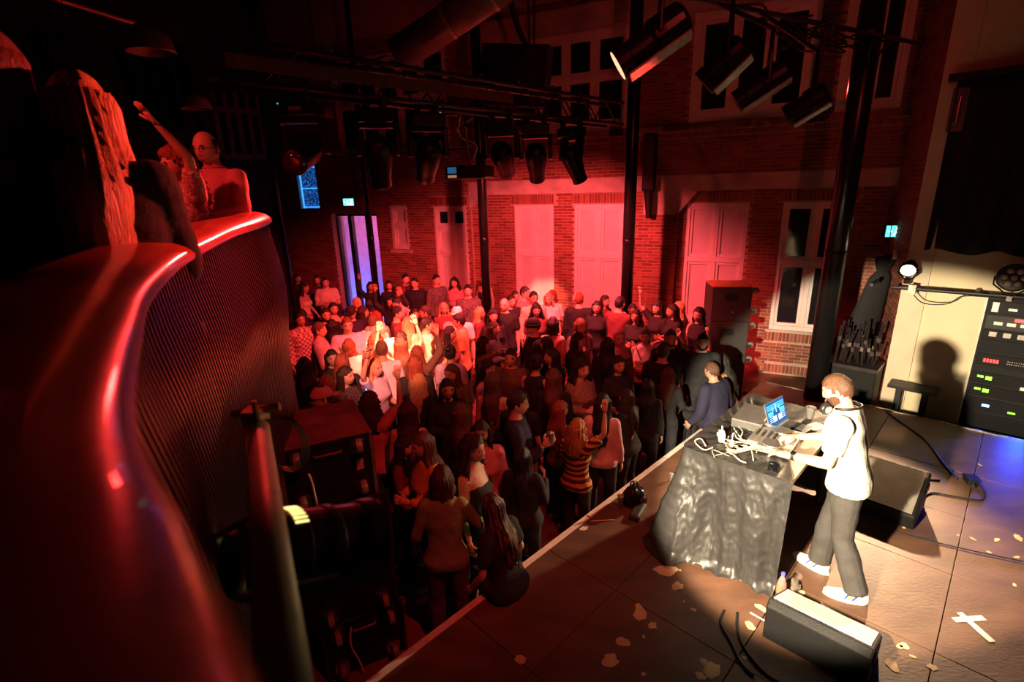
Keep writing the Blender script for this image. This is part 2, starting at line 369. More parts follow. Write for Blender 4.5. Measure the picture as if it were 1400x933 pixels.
# blue patterned window
bm_ = mat('blue_lit_lace_glass', (.02, .08, .3), .3, 0, 0); nt = bm_.node_tree; b = nt.nodes['Principled BSDF']
tx = nt.nodes.new('ShaderNodeTexNoise'); tx.inputs['Scale'].default_value = 22; tx.inputs['Detail'].default_value = 8; tx.inputs['Roughness'].default_value = .8; nt.links.new(nt.nodes['Mapping'].outputs[0], tx.inputs[0])
rp = nt.nodes.new('ShaderNodeValToRGB'); rp.color_ramp.elements[0].position = .5; rp.color_ramp.elements[0].color = (.002, .008, .05, 1); rp.color_ramp.elements[1].position = .66; rp.color_ramp.elements[1].color = (.04, .3, 1, 1)
nt.links.new(tx.outputs[0], rp.inputs[0]); nt.links.new(rp.outputs[0], b.inputs['Emission Color']); b.inputs['Emission Strength'].default_value = 1.3
o = tag(MB(WM).bx(BLUE[0], BLUE[1], -.02, .02, BLUE[2], BLUE[3]).build('window_11', bm_), kind='structure')
eb = emis('blue_glow', (.05, .35, 1), 1.6)
mb = MB(WM)
for z in (BLUE[2]+.02, BLUE[2]+.5, BLUE[3]-.08): mb.bx(BLUE[0]+.02, BLUE[1]-.02, -.04, -.02, z, z+.025)
mb.bx(BLUE[0]+.02, BLUE[0]+.05, -.04, -.02, BLUE[2], BLUE[3]); mb.build('lit_bar', eb, o)

def exit_sign(M, label):
    e = empty('exit_sign', M, label, 'exit sign')
    MB().box((0, 0, 0), (.36, .07, .2)).build('housing', M_black, e)
    MB().box((0, -.04, 0), (.33, .012, .17)).build('lit_panel', emis('exit_cyan', (.15, .85, .8), 1.4), e)
    mb = MB()                                            # running figure, doorway and arrow
    mb.box((.1, -.048, 0), (.06, .006, .13)); mb.box((-.02, -.048, .045), (.025, .006, .03)); mb.box((-.02, -.048, 0), (.03, .006, .06), (0, .4, 0))
    mb.box((-.045, -.048, -.045), (.018, .006, .05), (0, .6, 0)); mb.box((.012, -.048, -.045), (.018, .006, .05), (0, -.5, 0)); mb.box((-.11, -.048, 0), (.06, .006, .018))
    mb.build('pictogram', emis('exit_white', (.9, 1, .95), 2.2), e); return e
exit_sign(WM @ Matrix.Translation((-10.05, -.25, 3.34)), 'small lit exit sign above the glass corridor door')

# ---- round steel columns
def column(x, y, r, label, nm='steel_column'):
    e = empty(nm, (x, y, 0), label, 'column', 'round steel columns')
    MB().cyl((0, 0, 0), (0, 0, H_C), r, n=28).build('shaft', M_blacksatin, e, smooth=True)
    MB().lathe([(r*1.25, 0), (r*1.25, .03), (r*1.05, .06), (r*1.02, .07)], 28).build('base_ring', M_black, e)
    mb = MB()
    for z in (2.6, 5.2): mb.lathe([(r*1.01, z), (r*1.035, z+.01), (r*1.035, z+.05), (r*1.01, z+.06)], 28)
    mb.build('collar', M_blacksatin, e)
for x, y, r, l in ((4.39, 6.9, .135, 'thick black steel column between dark window and stage'), (2.08, 9.02, .103, 'black steel column beside the concrete corbel on brick wall'), (-.48, 10.05, .088, 'black steel column behind the hanging projector'),
                   (-2.9, 11.0, .052, 'thin steel column in front of the glass corridor door'), (-4.75, 11.0, .05, 'thin steel column near the blue lit window')): column(x, y, r, l)

# ---- cream side wall of the stage, brick return, black drape
c0 = S(8.9, -1.1, 0); r1 = W(1.27, 0, 0)
mb = MB(SM); mb.bx(8.9, 9.2, 1.1, -6, 0, H_C); wall_right = tag(mb.build('wall_right', M_cream), kind='structure')
tag(MB(SM).bx(8.84, 8.9, 1.1, .82, .0, H_C).build('trim_4', M_creamdim), kind='structure')
RM = frame(r1, (c0-r1)); L = (c0-r1).length
mb = MB(RM); mb.bx(0, L, 0, .2, 0, H_C); ret = tag(mb.build('wall_return', M_mortar), kind='structure')
mb = MB(RM); k = 0; z = 0
while z < 7:
    x = -.11 if k % 2 else 0
    while x < L:
        p, q = max(x, 0), min(x+.21, L)
        if q-p > .04: mb.box(((p+q)/2, .01, z+.03), (q-p, .04, .052))
        x += .22
    z += .0625; k += 1
tag(mb.build('brickwork', M_brick, ret), kind='stuff')
# black drape hung from a dark rail
dr = empty('stage_drape', S(8.7, 2, 4.7), 'black pleated drape hanging high on the cream stage wall', 'drape')
P = []
for i in range(12):
    z = 4.68-i*(4.68-2.62)/11; row = []
    for j in range(160):
        bq = -.93+j*4.4/159; ph = j*.55
        row.append(S(8.78+.05*math.sin(ph)*(.5+.5*i/11)+.02*math.sin(ph*.37+1), bq, z+(.03*math.sin(j*.3) if i == 11 else 0))-Vector(S(8.7, 2, 4.7)))
    P.append(row)
MB().grid(P).build('cloth', M_curtain, dr, smooth=True, solid=.01)
mb = MB(Matrix.Translation(-Vector(S(8.7, 2, 4.7))) @ SM); mb.bx(8.7, 8.82, 1.02, -3.6, 4.68, 4.76); mb.build('header_rail', M_black, dr)
mb = MB(SM); mb.bx(8.8, 8.9, .96, .8, 4.1, 4.6); mb.cyl((8.78, .88, 4.5), (8.78, .88, 4.2), .03); tag(mb.build('curtain_pulley', M_chrome), 'metal pulley bracket at the drape corner on cream wall', 'pulley')

# ---- far left wall of the hall with upper windows
cl = W(-12.6, 0, 0); LM = frame(cl, (-E1[0], -E1[1], 0))          # local x runs back from the corner, local y into the wall?
mb = MB(LM); mb.bx(-.2, 16, -.3, 0, 0, H_C); tag(mb.build('wall_left', M_darkwall), kind='structure')

# ================================================================ the stage
stage = tag(MB(SM).bx(.6, 8.22, 2.56, -3.4, .0, ST-.03).build('stage_platform', M_black), kind='structure')
AL = [.6]+[.92+.985*i for i in range(8)]; AL[-1] = 8.2
BL = [-2.56, -1.81, -.865, .08, 1.03, 1.98, 2.93]
for i in range(len(AL)-1):
    for j in range(len(BL)-1):
        z = ST-.002+random.uniform(-.0015, .0015)
        MB(SM).bx(AL[i]+.003, AL[i+1]-.003, -BL[j]-.003, -BL[j+1]+.003, ST-.03, z).build('deck_panel', M_stage, stage, bevel=.002)
mb = MB(SM)
for a, b in ((.7, 2.42), (2.44, 3.5), (3.52, 4.31), (4.33, 5.0), (5.02, 6.9)): mb.bx(a, b, 2.56, 2.505, ST-.002, ST+.0025)
mb.bx(.7, 6.9, 2.563, 2.56, ST-.03, ST+.0025)
tag(mb.build('trim_5', M_tape), kind='structure')
tag(MB(SM).bx(8.18, 8.22, 2.5, -3.4, ST-.03, ST+.006).build('trim_6', M_chrome), kind='structure')
def blob(c, rx, ry, ang, seed, h=.0018):
    rr = random.Random(seed); n = 13; ps = []
    for k in range(n):
        t = 2*math.pi*k/n; q = rr.uniform(.62, 1.1); x, y = rx*q*math.cos(t), ry*q*math.sin(t)
        ps.append((c[0]+x*math.cos(ang)-y*math.sin(ang), c[1]+x*math.sin(ang)+y*math.cos(ang), ST-.001))
    return MB().prism(ps, (0, 0, h))
PATCH = [(910, 780, .11, .07), (926, 802, .06, .045), (875, 838, .085, .055), (892, 856, .035, .04), (850, 878, .06, .05), (834, 903, .07, .05), (712, 902, .035, .05), (880, 871, .02, .015), (880, 922, .02, .02),
         (1081, 826, .07, .045), (1094, 812, .05, .03), (1026, 856, .05, .035), (1041, 832, .06, .03), (974, 916, .07, .075), (962, 905, .03, .03), (958, 925, .03, .04), (1134, 845, .05, .06), (1096, 848, .03, .03), (1018, 900, .02, .02), (1237, 884, .035, .035), (1220, 910, .05, .04), (1230, 884, .02, .03),
         (1275, 913, .035, .03), (1363, 738, .04, .02), (1392, 735, .06, .03), (1330, 737, .03, .012), (1352, 755, .02, .015), (1390, 762, .03, .015), (1387, 800, .03, .015), (1340, 636, .035, .014), (1168, 866, .04, .035), (1155, 852, .06, .012), (927, 765, .02, .02), (1082, 800, .03, .02), (1190, 880, .03, .02), (1248, 898, .02, .01), (1236, 722, .015, .012), (930, 780, .012, .01), (935, 823, .012, .01), (1310, 732, .015, .01), (948, 834, .03, .02)]
for i, (u, v, rx, ry) in enumerate(PATCH):
    blob(atz(u, v, ST), rx, ry, i*.7, i).build('bare_patch', M_bare, stage)
# ================================================================ the balcony
CURVE = [(.85, -1.6), (.55, -1.0), (.30, -.5), (.09, -.12), (-.02, .045), (-.10, .155), (-.2, .27), (-.32, .40), (-.43, .55), (-.58, .78), (-.80, 1.14), (-1.07, 1.70), (-1.32, 2.35), (-1.56, 3.05), (-1.73, 3.72), (-1.95, 4.35), (-2.3, 4.9), (-2.9, 5.25), (-3.9, 5.4)]
cv = [p.to_2d() for p in catmull([(0.9*x, 0.9*y, 0) for x, y in CURVE], 8)]
RZ = 3.474
def normals(ps):
    out = []
    for i in range(len(ps)):
        t = (ps[min(i+1, len(ps)-1)]-ps[max(i-1, 0)]).normalized(); out.append((t, Vector((t.y, -t.x))))   # right side of travel = room side
    return out
nn = normals(cv)
bal = empty('balcony_balustrade', (0, 0, 0), 'curved balcony balustrade with red wooden rail and dark vertical slats', 'balustrade')
prof = [(-.21, -.05), (-.22, -.02), (-.21, -.003), (-.19, 0), (-.15, 0), (-.105, -.003), (-.068, -.010), (-.036, -.022), (-.013, -.038), (-.001, -.056), (-.004, -.072), (-.02, -.082), (-.19, -.07)]
mb = MB(); mb.rings([[Vector((p.x+n.x*o, p.y+n.y*o, RZ+z)) for o, z in prof] for p, (t, n) in zip(cv, nn)])
mb.build('handrail', M_cap, bal, smooth=True)
# slats
prf = [(0, 0), (.01, -.1), (.035, -.25), (.055, -.45), (.045, -.65), (.02, -.85), (.005, -1.05), (0, -1.5)]
mb = MB(); dd, th = .042, .006
mb.rings([[Vector((-th, -dd+y, z)), Vector((th, -dd+y, z)), Vector((th, y, z)), Vector((-th, y, z))] for y, z in prf])
me_s = mb.mesh('slat', M_slat)
acc = 0
for i in range(len(cv)-1):
    seg = cv[i+1]-cv[i]
    while acc < seg.length:
        p = cv[i]+seg*(acc/seg.length)+nn[i][1]*(-.03)
        if p.y > -.5:
            o = bpy.data.objects.new('slat', me_s); COL.objects.link(o); o.parent = bal
            t, n = nn[i]; o.matrix_world = Matrix(((t.x, n.x, 0, p.x), (t.y, n.y, 0, p.y), (0, 0, 1, RZ-.075), (0, 0, 0, 1)))
        acc += .043
    acc -= seg.length
mb = MB(); mb.rings([[Vector((p.x+n.x*o, p.y+n.y*o, z)) for o, z in ((-.14, RZ-.075), (-.11, RZ-.075), (-.11, 1.9), (-.14, 1.9))] for p, (t, n) in zip(cv, nn)])
mb.build('backing_panel', M_black, bal)
poly = [Vector((p.x+n.x*-.15, p.y+n.y*-.15, 2.08)) for p, (t, n) in zip(cv, nn)]+[Vector((-9, 6.5, 2.08)), Vector((-9, -2.3, 2.08))]
tag(MB().prism(poly, (0, 0, .22)).build('balcony_floor', M_darkwall), kind='structure')

# ================================================================ lighting truss
tr = empty('lighting_truss', S(4.3, TB, TZ), 'long dark lighting truss hung above the dance floor crowd', 'truss')
iM = Matrix.Translation(-Vector(S(4.3, TB, TZ))) @ SM; y0 = -TB
A0, A1 = 1.55, 7.15
for i, (dy, dz) in enumerate(((-.15, 0), (.15, 0), (-.15, .3), (.15, .3))):
    MB(iM).cyl((A0, y0+dy, TZ+dz), (A1, y0+dy, TZ+dz), .025, n=10).build('chord', M_truss, tr, smooth=True)
a = A0+.1; k = 0
while a < A1-.3:
    for dy in (-.15, .15):
        MB(iM).cyl((a, y0+dy, TZ+(0 if k % 2 else .3)), (a+.28, y0+dy, TZ+(.3 if k % 2 else 0)), .011, n=6).build('brace', M_truss, tr)
    a += .28; k += 1
MB(iM).bx(A0+.05, A1-2.4, y0-.185, y0-.178, TZ+.09, TZ+.2).build('flat_bar', M_trussbar, tr)
for a in (2.0, 5.3):
    for dy in (-.1, .1): MB(iM).cyl((a, y0+dy*.3, TZ+.35), (a, y0+dy, H_C), .014, n=6).build('hanging_rod', M_truss, tr)
mb = MB(iM)
for q in range(7):
    pts = [(A0+.2+q*.72+j*.12, y0-.12+.1*math.sin(j+q), TZ+.33+.05*math.sin(j*1.3+q)) for j in range(8)]; mb.tube(catmull(pts, 3), .009, 5)
mb.build('cable_run', M_cable, tr)
def moving_head(a, aim, power, col, cone, blend, label):
    org = Vector(S(a, TB, TZ-.06)); piv = org+Vector((0, 0, -.42)); d = (Vector(aim)-piv).normalized(); pan = math.atan2(d.y, d.x)+math.pi/2; tilt = math.asin(max(-1, min(1, math.hypot(d.x, d.y))))
    e = empty('moving_head_light', Matrix.Translation(org) @ Matrix.Rotation(pan, 4, 'Z'), label, 'stage light', 'moving head lights on the long truss')
    b = MB().box((0, 0, -.09), (.36, .26, .13)).build('base', M_lampblack, e, bevel=.02)
    MB().box((.0, -.14, -.09), (.11, .012, .035)).build('display', mat('pale_display', (.55, .35, .3), .4), b)
    for x in (-.15, .15): MB(Matrix.Rotation(-pan, 4, 'Z') @ SM.to_3x3().to_4x4()).box((0, x, .02), (.05, .06, .11)).build('clamp', M_truss, e)
    mb = MB(); mb.prism([(-.215, -.08, -.15), (-.215, -.05, -.46), (-.165, -.05, -.46), (-.165, -.08, -.2), (.165, -.08, -.2), (.165, -.05, -.46), (.215, -.05, -.46), (.215, -.08, -.15)], (0, .13, 0))
    mb.build('yoke', M_lampblack, e, bevel=.012)
    T = Matrix.Translation((0, 0, -.42)) @ Matrix.Rotation(-tilt, 4, 'X')
    h = MB(T).lathe([(.05, .16), (.1, .15), (.135, .08), (.14, 0), (.135, -.1), (.115, -.22), (.105, -.30), (.11, -.36), (.1, -.37)], 18).build('head', M_lampblack, e, smooth=True)
    MB(T).lathe([(.092, -.368), (.092, -.376), (.04, -.38), (.001, -.381)], 18).build('lens', mat('dark_lens', (.03, .02, .02), .05, 0, 0, spec=.8), h, smooth=True)
    MB().box((-.14, -.131, -.05), (.012, .006, .012)).build('status_led', emis('led_teal', (.1, .5, .5), .8), b)
    spot('moving_head_beam', piv+d*.43, aim, power, col, cone, blend, .07)
for q in HEADS: moving_head(*q)
for k, (p, aim, power, col, cone) in enumerate(UNSEEN_FLOODS):
    d = (Vector(aim)-Vector(p)).normalized(); e = empty('unseen_flood', frame(Vector(p), d.cross(Vector((0, 0, 1))), d), 'red flood light %s' % (('added unseen over the stage front to redden the crowd', 'added unseen over the stage corner to redden the upper wall', 'hung above the balcony people', 'hung over the photographer, aimed at the dancers')[k]), 'stage light')
    MB().lathe([(.05, -.25), (.11, -.2), (.13, 0), (.125, 0)], 18).build('housing', M_lampblack, e); MB().lathe([(.12, -.02), (.12, -.015), (.001, -.01)], 18).build('lens', emis('red_flood_lens', (1, .05, .04), 4), e)
    up = (Vector((0, 0, 1))); q = e.matrix_world.inverted(); MB(q).cyl(Vector(p)-d*.15, Vector((p[0]-d.x*.15, p[1]-d.y*.15, H_C-.05)), .015, n=6).build('drop_rod', M_truss, e)
    spot('unseen_flood_beam', Vector(p)+d*.03, aim, power, col, cone, .8, .1)
# small cyan lamp on the truss
e = empty('stage_lamp', Matrix.Translation(dep(614, 152, 6.4)), 'small black lamp with cyan front under the truss', 'stage light')
MB().box((0, 0, 0), (.2, .16, .11)).build('body', M_lampblack, e, bevel=.01); MB().box((-.1, -.05, 0), (.02, .1, .09)).build('front_glass', emis('cyan_face', (.15, .65, .6), .5), e)
MB().cyl((0, 0, .05), (0, 0, .2), .012, n=6).build('stem', M_truss, e)
# projector on a pole
pp = dep(643, 236, 6.3)
e = empty('projector', Matrix.Translation(pp) @ Matrix.Rotation(-.25, 4, 'Z'), 'black projector hanging on a pole below the truss', 'projector')
MB().box((0, 0, 0), (.5, .42, .15)).build('body', M_lampblack, e, bevel=.02)
MB(Matrix.Translation((.08, -.21, 0)) @ Matrix.Rotation(R(90), 4, 'X')).lathe([(.055, 0), (.055, .03), (.045, .035), (.03, .02)], 16).build('lens', M_black, e)
MB().box((-.16, -.213, .025), (.11, .01, .07)).build('blue_label', emis('blue_label', (.05, .25, .55), .35), e); MB().box((-.16, -.213, -.045), (.11, .01, .03)).build('amber_label', emis('amber_label', (.6, .4, .2), .5), e)
MB().cyl((0, 0, .07), (-.05, 0, .75), .016, n=8).build('pole', M_truss, e)
mb = MB(); mb.tube(catmull([(0, 0, .1), (.1, 0, .3), (-.12, 0, .45), (-.05, 0, .75)], 5), .008, 5); mb.tube(catmull([(.02, 0, .3), (-.14, 0, .5), (.06, .0, .62), (-.05, 0, .75)], 5), .008, 5); mb.build('cable', M_wcable, e)
# front-of-stage lantern bar with profile lanterns
p0 = dep(760, -40, 4.4); p1 = dep(1260, 60, 6.2)
bar = empty('lantern_bar', Matrix.Translation(p0), 'dark lantern bar with cable tangle above the stage front', 'lighting bar')
iB = Matrix.Translation(-Vector(p0))
MB(iB).cyl(p0, p1, .025, n=10).build('pipe', M_truss, bar)
mb = MB(iB)
for i in range(16):
    t = .45+.5*random.random(); c = Vector(p0).lerp(Vector(p1), t); pts = [c+Vector((random.uniform(-.3, .3), random.uniform(-.06, .06), random.uniform(-.3, .08))) for _ in range(4)]
    mb.tube(catmull(pts, 4), .011, 5)
mb.build('cable_tangle', M_cable, bar)
mb = MB(iB)
for u in (900, 1180): q = Vector(dep(u, -30, 5)); mb.cyl(q, q+Vector((0, 0, 3)), .012, n=6)
mb.build('hanging_rod', M_truss, bar)
def lantern(front, rear, t, rad, label, glow=False, hang=None):
    a, b = Vector(dep(*front, t)), Vector(dep(*rear, t*.955)); d = (a-b).normalized(); L = (a-b).length
    Mx = frame(b, d.orthogonal(), d); e = empty('profile_lantern', Mx, label, 'stage light', 'profile lanterns above the stage')
    body = MB().lathe([(rad*.7, 0), (rad*.95, .03), (rad, L*.3), (rad, L*.45), (rad*.8, L*.5), (rad*.8, L*.8), (rad*.88, L*.82), (rad*.88, L)], 18).build('body', M_lampblack, e, smooth=False)
    st_ = MB(Matrix.Rotation(0, 4, 'Z'))
    dn = (Mx.inverted().to_3x3() @ Vector((.25, -.35, -1))).to_2d().normalized(); ang = math.atan2(dn.y, dn.x)
    st_.box((math.cos(ang)*rad*.98, math.sin(ang)*rad*.98, L*.5), (.02, rad*1.0, L*.9), Matrix.Rotation(ang, 3, 'Z')); st_.build('side_rail', M_lampgrey, e, bevel=.006)
    if glow: MB().lathe([(rad*.8, L-.004), (rad*.8, L+.004), (.001, L+.006)], 18).build('lens', emis('warm_lens', (1, .5, .3), 1.6), e)
    else: MB().lathe([(rad*.8, L-.03), (rad*.8, L-.02), (.001, L-.02)], 18).build('lens', M_glass, e)
    up = Mx.inverted().to_3x3() @ Vector((0, 0, 1)); c = Vector((0, 0, L*.38)); side = Vector((0, 0, 1)).cross(up).normalized(); tp = c+up*.42
    mb = MB()
    for k in (-1, 1): mb.tube([c+side*(rad*1.08*k), c+side*(rad*1.1*k)+up*.22, tp+side*(.03*k)], .014, 6)
    mb.build('yoke', M_lampblack, e); wt = Mx @ tp; ab = Vector(p1)-Vector(p0); kk = max(0, min(1, ((wt-Vector(p0)).xy.dot(ab.xy))/ab.xy.length_squared)); bp_ = Vector(p0)+ab*kk
    MB().cyl(tp, Mx.inverted() @ bp_, .022, n=8).build('clamp', M_truss, e)
lantern((845, 90), (938, 22), 3.95, .14, 'profile lantern with glowing warm lens above the stage', True)
lantern((962, 115), (1018, 60), 4.3, .13, 'profile lantern pointing down with worn grey rail, second on bar')
lantern((1006, 140), (1078, 92), 4.8, .115, 'profile lantern with thin pale rail behind the cable tangle')
lantern((1075, 160), (1132, 125), 5.0, .12, 'dim profile lantern closest to the thick steel column')
# black flat screen hung in front of the upper window, with a bent duct
e = empty('hanging_screen', Matrix.Translation(dep(705, 105, 9.2)) @ Matrix.Rotation(-.35, 4, 'Z'), 'black screen case hanging before the upper window', 'screen')
MB().box((0, 0, 0), (1.25, .3, 1.0), (0, .12, 0)).build('case', M_black, e, bevel=.02)
mb = MB(); mb.tube(catmull([(-.1, 0, 1.4), (.02, 0, .9), (.2, 0, .5), (.42, 0, .3)], 6), .05, 8); mb.build('bent_hose', M_cable, e)
# silver duct in the ceiling
e = empty('ventilation_duct', Matrix.Translation(dep(640, 5, 6)), 'grey ventilation duct running under the dark ceiling', 'duct')
d0, d1 = Vector(dep(545, 75, 6.4))-Vector(dep(640, 5, 6)), Vector(dep(760, -70, 5.6))-Vector(dep(640, 5, 6))
MB().cyl(d0, d1, .2, n=22).build('tube', mat('dull_duct_metal', (.16, .12, .09), .45, .6, .3, 6), e, smooth=True)
for t in (.35, .62, .85): q = d0.lerp(d1, t); w = (d1-d0).normalized()*.02; MB().cyl(q-w, q+w, .206, n=22).build('joint_band', M_lampgrey, e)

# dome pendant lamps and dark hangings on the far left
def dome(u, v, t, r, label):
    e = empty('pendant_lamp', Matrix.Translation(dep(u, v, t)), label, 'pendant lamp', 'dome pendant lamps')
    MB().lathe([(.03, .16), (r*.5, .15), (r*.85, .07), (r, -.05), (r*.98, -.06), (r*.8, .03), (.02, .1)], 22).build('shade', mat('dull_tin_shade', (.34, .20, .20), .4, .4, .25, 8), e, smooth=True)
    MB().cyl((0, 0, .15), (0, 0, H_C-dep(u, v, t)[2]), .012, n=6).build('rod', M_truss, e)
dome(205, 62, 4.6, .2, 'large dome pendant lamp above the people at the balcony rail'); dome(268, 143, 7.4, .21, 'dome pendant lamp hanging above the man on the balcony'); dome(441, 157, 10.5, .22, 'small far dome pendant lamp above the blue window')
def lw(u, v): 
    q = onpl(u, v, (cl.x, cl.y), E2); return (Vector(q)-cl)@Vector((-E1[0], -E1[1], 0)), q[2]
M_dimwood = mat('dim_painted_wood', (.26, .13, .13), .6)
(xa, za), (xb, zb) = lw(362, 215), lw(285, 108)
e = tag(MB(LM).bx(xa, xb, -.02, .01, za, zb).build('window_12', M_glass), kind='structure')
mb = MB(LM); n = 4
for k in range(n+1): x = xa+(xb-xa)*k/n; mb.bx(x-.06, x+.06, 0, .08, za, zb)
for z in (za, za+(zb-za)*.62, zb): mb.bx(xa, xb, 0, .09, z-.07, z+.07)
mb.build('window_frame', M_dimwood, e)
(xa, za), (xb, zb) = lw(172, 128), lw(66, 80)
e = empty('railing_screen', LM @ Matrix.Translation((0, .4, 0)), 'slatted railing before a pale panel high on the dark left wall', 'railing')
MB().bx(xa, xb, -.05, 0, za, zb).build('pale_panel', M_dimwood, e)
for k in range(9): x = xa+(xb-xa)*(k+.5)/9; MB().bx(x-.07, x+.07, .05, .12, za-.2, zb+.3).build('bar', M_black, e)
MB().bx(xa-1.6, xb, .02, .16, za-.3, za-.1).build('bottom_rail', M_darkwall, e)
e = empty('hanging_drape', Matrix.Translation(dep(212, 108, 8.0)), 'black drape hanging behind the dome lamp on the left', 'drape')
P = [[Vector((-.55+j*.06+.1*i/10, .05*math.sin(j*1.3), .45-i*.12)) for j in range(20)] for i in range(11)]
MB().grid(P).build('cloth', M_curtain, e, smooth=True, solid=.02)
tag(MB().cyl(dep(62, -6, 5.2), dep(192, 34, 6.2), .028, n=10).build('overhead_pipe', mat('pink_grey_pipe', (.42, .16, .16), .4, .5)), 'slanting pinkish pipe below the ceiling at the far left', 'pipe')
e = empty('string_curtain', Matrix.Translation(dep(40, 20, 5)), 'thin shiny vertical rods hanging in the upper left corner', 'rods')
for k in range(7): q = Vector(dep(6+k*13, 0, 5))-Vector(dep(40, 20, 5)); MB().cyl(q+Vector((0, 0, -.45+.12*(k % 3))), q+Vector((0, 0, 1.2)), .006, n=5).build('rod', M_chrome, e)

# wall loudspeaker by the corbel (tall thin array)
e = empty('column_speaker', WM @ Matrix.Translation((-2.62, -.35, 3.95)), 'tall thin black column loudspeaker fixed above the concrete corbel', 'loudspeaker')
MB().box((0, 0, 0), (.22, .2, 1.0)).build('cabinet', M_box, e, bevel=.015); MB().box((0, -.105, 0), (.18, .01, .92)).build('grille', M_grille, e); MB().box((0, .16, .2), (.08, .2, .1)).build('bracket', M_truss, e)
MB().cyl((0, 0, -.5), (.02, .02, -1.0), .09, .05, n=10).build('lower_horn', M_box, e)

# ================================================================ loudspeaker stacks
def castor(M, parent):
    mb = MB(M); mb.box((0, 0, .006), (.1, .1, .012)); mb.lathe([(.035, .012), (.035, .03), (.02, .035)], 12); mb.box((-.03, .02, .06), (.008, .05, .07)); mb.box((.03, .02, .06), (.008, .05, .07))
    c = mb.build('castor', M_chrome, parent)
    MB(M @ Matrix.Translation((0, .035, .085)) @ Matrix.Rotation(R(90), 4, 'Y')).lathe([(.02, -.024), (.048, -.02), (.05, 0), (.048, .02), (.02, .024)], 14).build('wheel', mat('grey_wheel', (.22, .19, .17), .4), c)
fa, fb = Vector((-1.54, 2.98, 0)), Vector((-1.01, 3.25, 0)); KM = frame(fa, fb-fa)        # local y runs away from the camera
wS = (fb-fa).length
LBL = ['top subwoofer of the castor-backed stack, with scuffed red-brown lid', 'second subwoofer box of the stack below the scuffed top one', 'third subwoofer box of the castor-backed stack by the stage', 'lowest subwoofer box of the stack standing on the floor']
for k in range(4):
    dx = (.0, .07, .05, .08)[k]; zt = 2.0-.5*k
    e = empty('subwoofer', KM @ Matrix.Translation((dx, 0, zt-.5)), LBL[k], 'loudspeaker', 'subwoofer stack beside the stage')
    MB().bx(0, wS, 0, .62, .003, .497).build('cabinet', M_box, e, bevel=.012)
    if k == 0: MB().bx(-.004, wS+.004, -.004, .625, .485, .503).build('lid', M_lid, e, bevel=.005)
    for x in (.1, wS-.1):
        for z in (.09, .41): castor(Matrix.Translation((x, 0, z)) @ Matrix.Rotation(R(90), 4, 'X'), e)
    mb = MB(); mb.bx(wS/2-.1, wS/2+.1, -.012, 0, .38, .43); mb.build('handle_cup', M_black, e); mb = MB(); mb.tube([(wS/2-.09, -.004, .405), (wS/2-.08, -.03, .405), (wS/2+.08, -.03, .405), (wS/2+.09, -.004, .405)], .008, 6); mb.build('handle', M_lid, e)
    for x in (0, wS): MB().bx(x-.012, x+.012, -.006, .02, .003, .497).build('corner_edge', M_lampgrey if k == 0 else M_truss, e)
    if k == 0:
        MB().bx(wS-.12, wS-.07, -.004, 0, .22, .3).build('paper_label', mat('faded_label', (.5, .2, .2), .7), e)
        mb = MB(); mb.bx(.12, .2, -.008, 0, .2, .32); mb.build('connector_plate', M_black, e); mb = MB(); mb.tube(catmull([(.16, -.01, .29), (.17, -.06, .27), (.18, -.04, .12), (.2, -.03, -.2)], 6), .007, 6); mb.build('cable', M_wcable, e)
    if k == 3: 
        mb = MB(); mb.tube(catmull([(.2, -.03, .45), (.18, -.04, .3), (.22, -.05, .15), (.24, -.06, .02)], 6), .007, 6); mb.build('cable', M_wcable, e)
qa = Vector((3.19, 7.94, 0)); QM = frame(qa, (.57, -.09, 0)); z = 0
for k, (h, l) in enumerate(((.86, 'lowest black loudspeaker box of the stack near the dark window'), (.57, 'middle black loudspeaker box of the stack near dark window'), (.57, 'top black loudspeaker box of stack with orange-tan lid'))):
    e = empty('loudspeaker_box', QM @ Matrix.Translation((0, 0, z)), l, 'loudspeaker', 'loudspeaker stack by the windows'); z += h
    MB().bx(0, .6, 0, .55, .002, h-.002).build('cabinet', M_grille, e, bevel=.012)
    MB().bx(.2, .37, -.006, .0, h*.62, h*.8).build('port', M_black, e)
    if k == 2: MB().bx(-.002, .602, -.002, .552, h-.012, h+.004).build('lid', mat('tan_lid', (.62, .28, .13), .5), e, bevel=.004); MB(Matrix.Translation((.33, 0, h*.28)) @ Matrix.Rotation(R(90), 4, 'X')).lathe([(.012, 0), (.012, .004), (.001, .005)], 10).build('badge', M_chrome, e)
    for zz in (.12, h-.12): castor(Matrix.Translation((.6, .12, zz)) @ Matrix.Rotation(R(90), 4, 'Y') @ Matrix.Rotation(R(90), 4, 'Z'), e)

# ================================================================ near boom with the par lamp
b0_, b1_ = Vector(dep(395, 1010, .5)), Vector(dep(352, 585, 1.38))
e = empty('boom_pipe', Matrix.Translation(b1_), 'olive grey boom pipe below the balcony carrying the par lamp', 'pipe')
MB().cyl(b0_-b1_, (0, 0, 0), .03, n=20).build('tube', M_olive, e, smooth=True)
mb = MB(); mb.box((0, 0, .03), (.05, .05, .05)); mb.cyl((-.06, .0, .04), (.06, .02, .05), .012, n=8); mb.cyl((.02, -.03, .02), (.02, -.03, .09), .008, n=6); mb.build('end_clamp', mat('brass_clamp', (.4, .22, .14), .4, .7), e)
mb = MB()
for k in range(4): mb.tube([(.055+(.052+.004*k)*math.cos(t), .01+.006*k, -.055-.004*k+(.075+.004*k)*math.sin(t)) for t in np.linspace(0, 2*math.pi, 22)[:-1]], .0022, 5, closed=True)
mb.tube(catmull([(.01, .0, .02), (.02, -.01, -.08), (.05, -.03, -.2), (.12, -.06, -.27)], 6), .0022, 5)
mb.build('safety_cable', M_lampgrey, e)
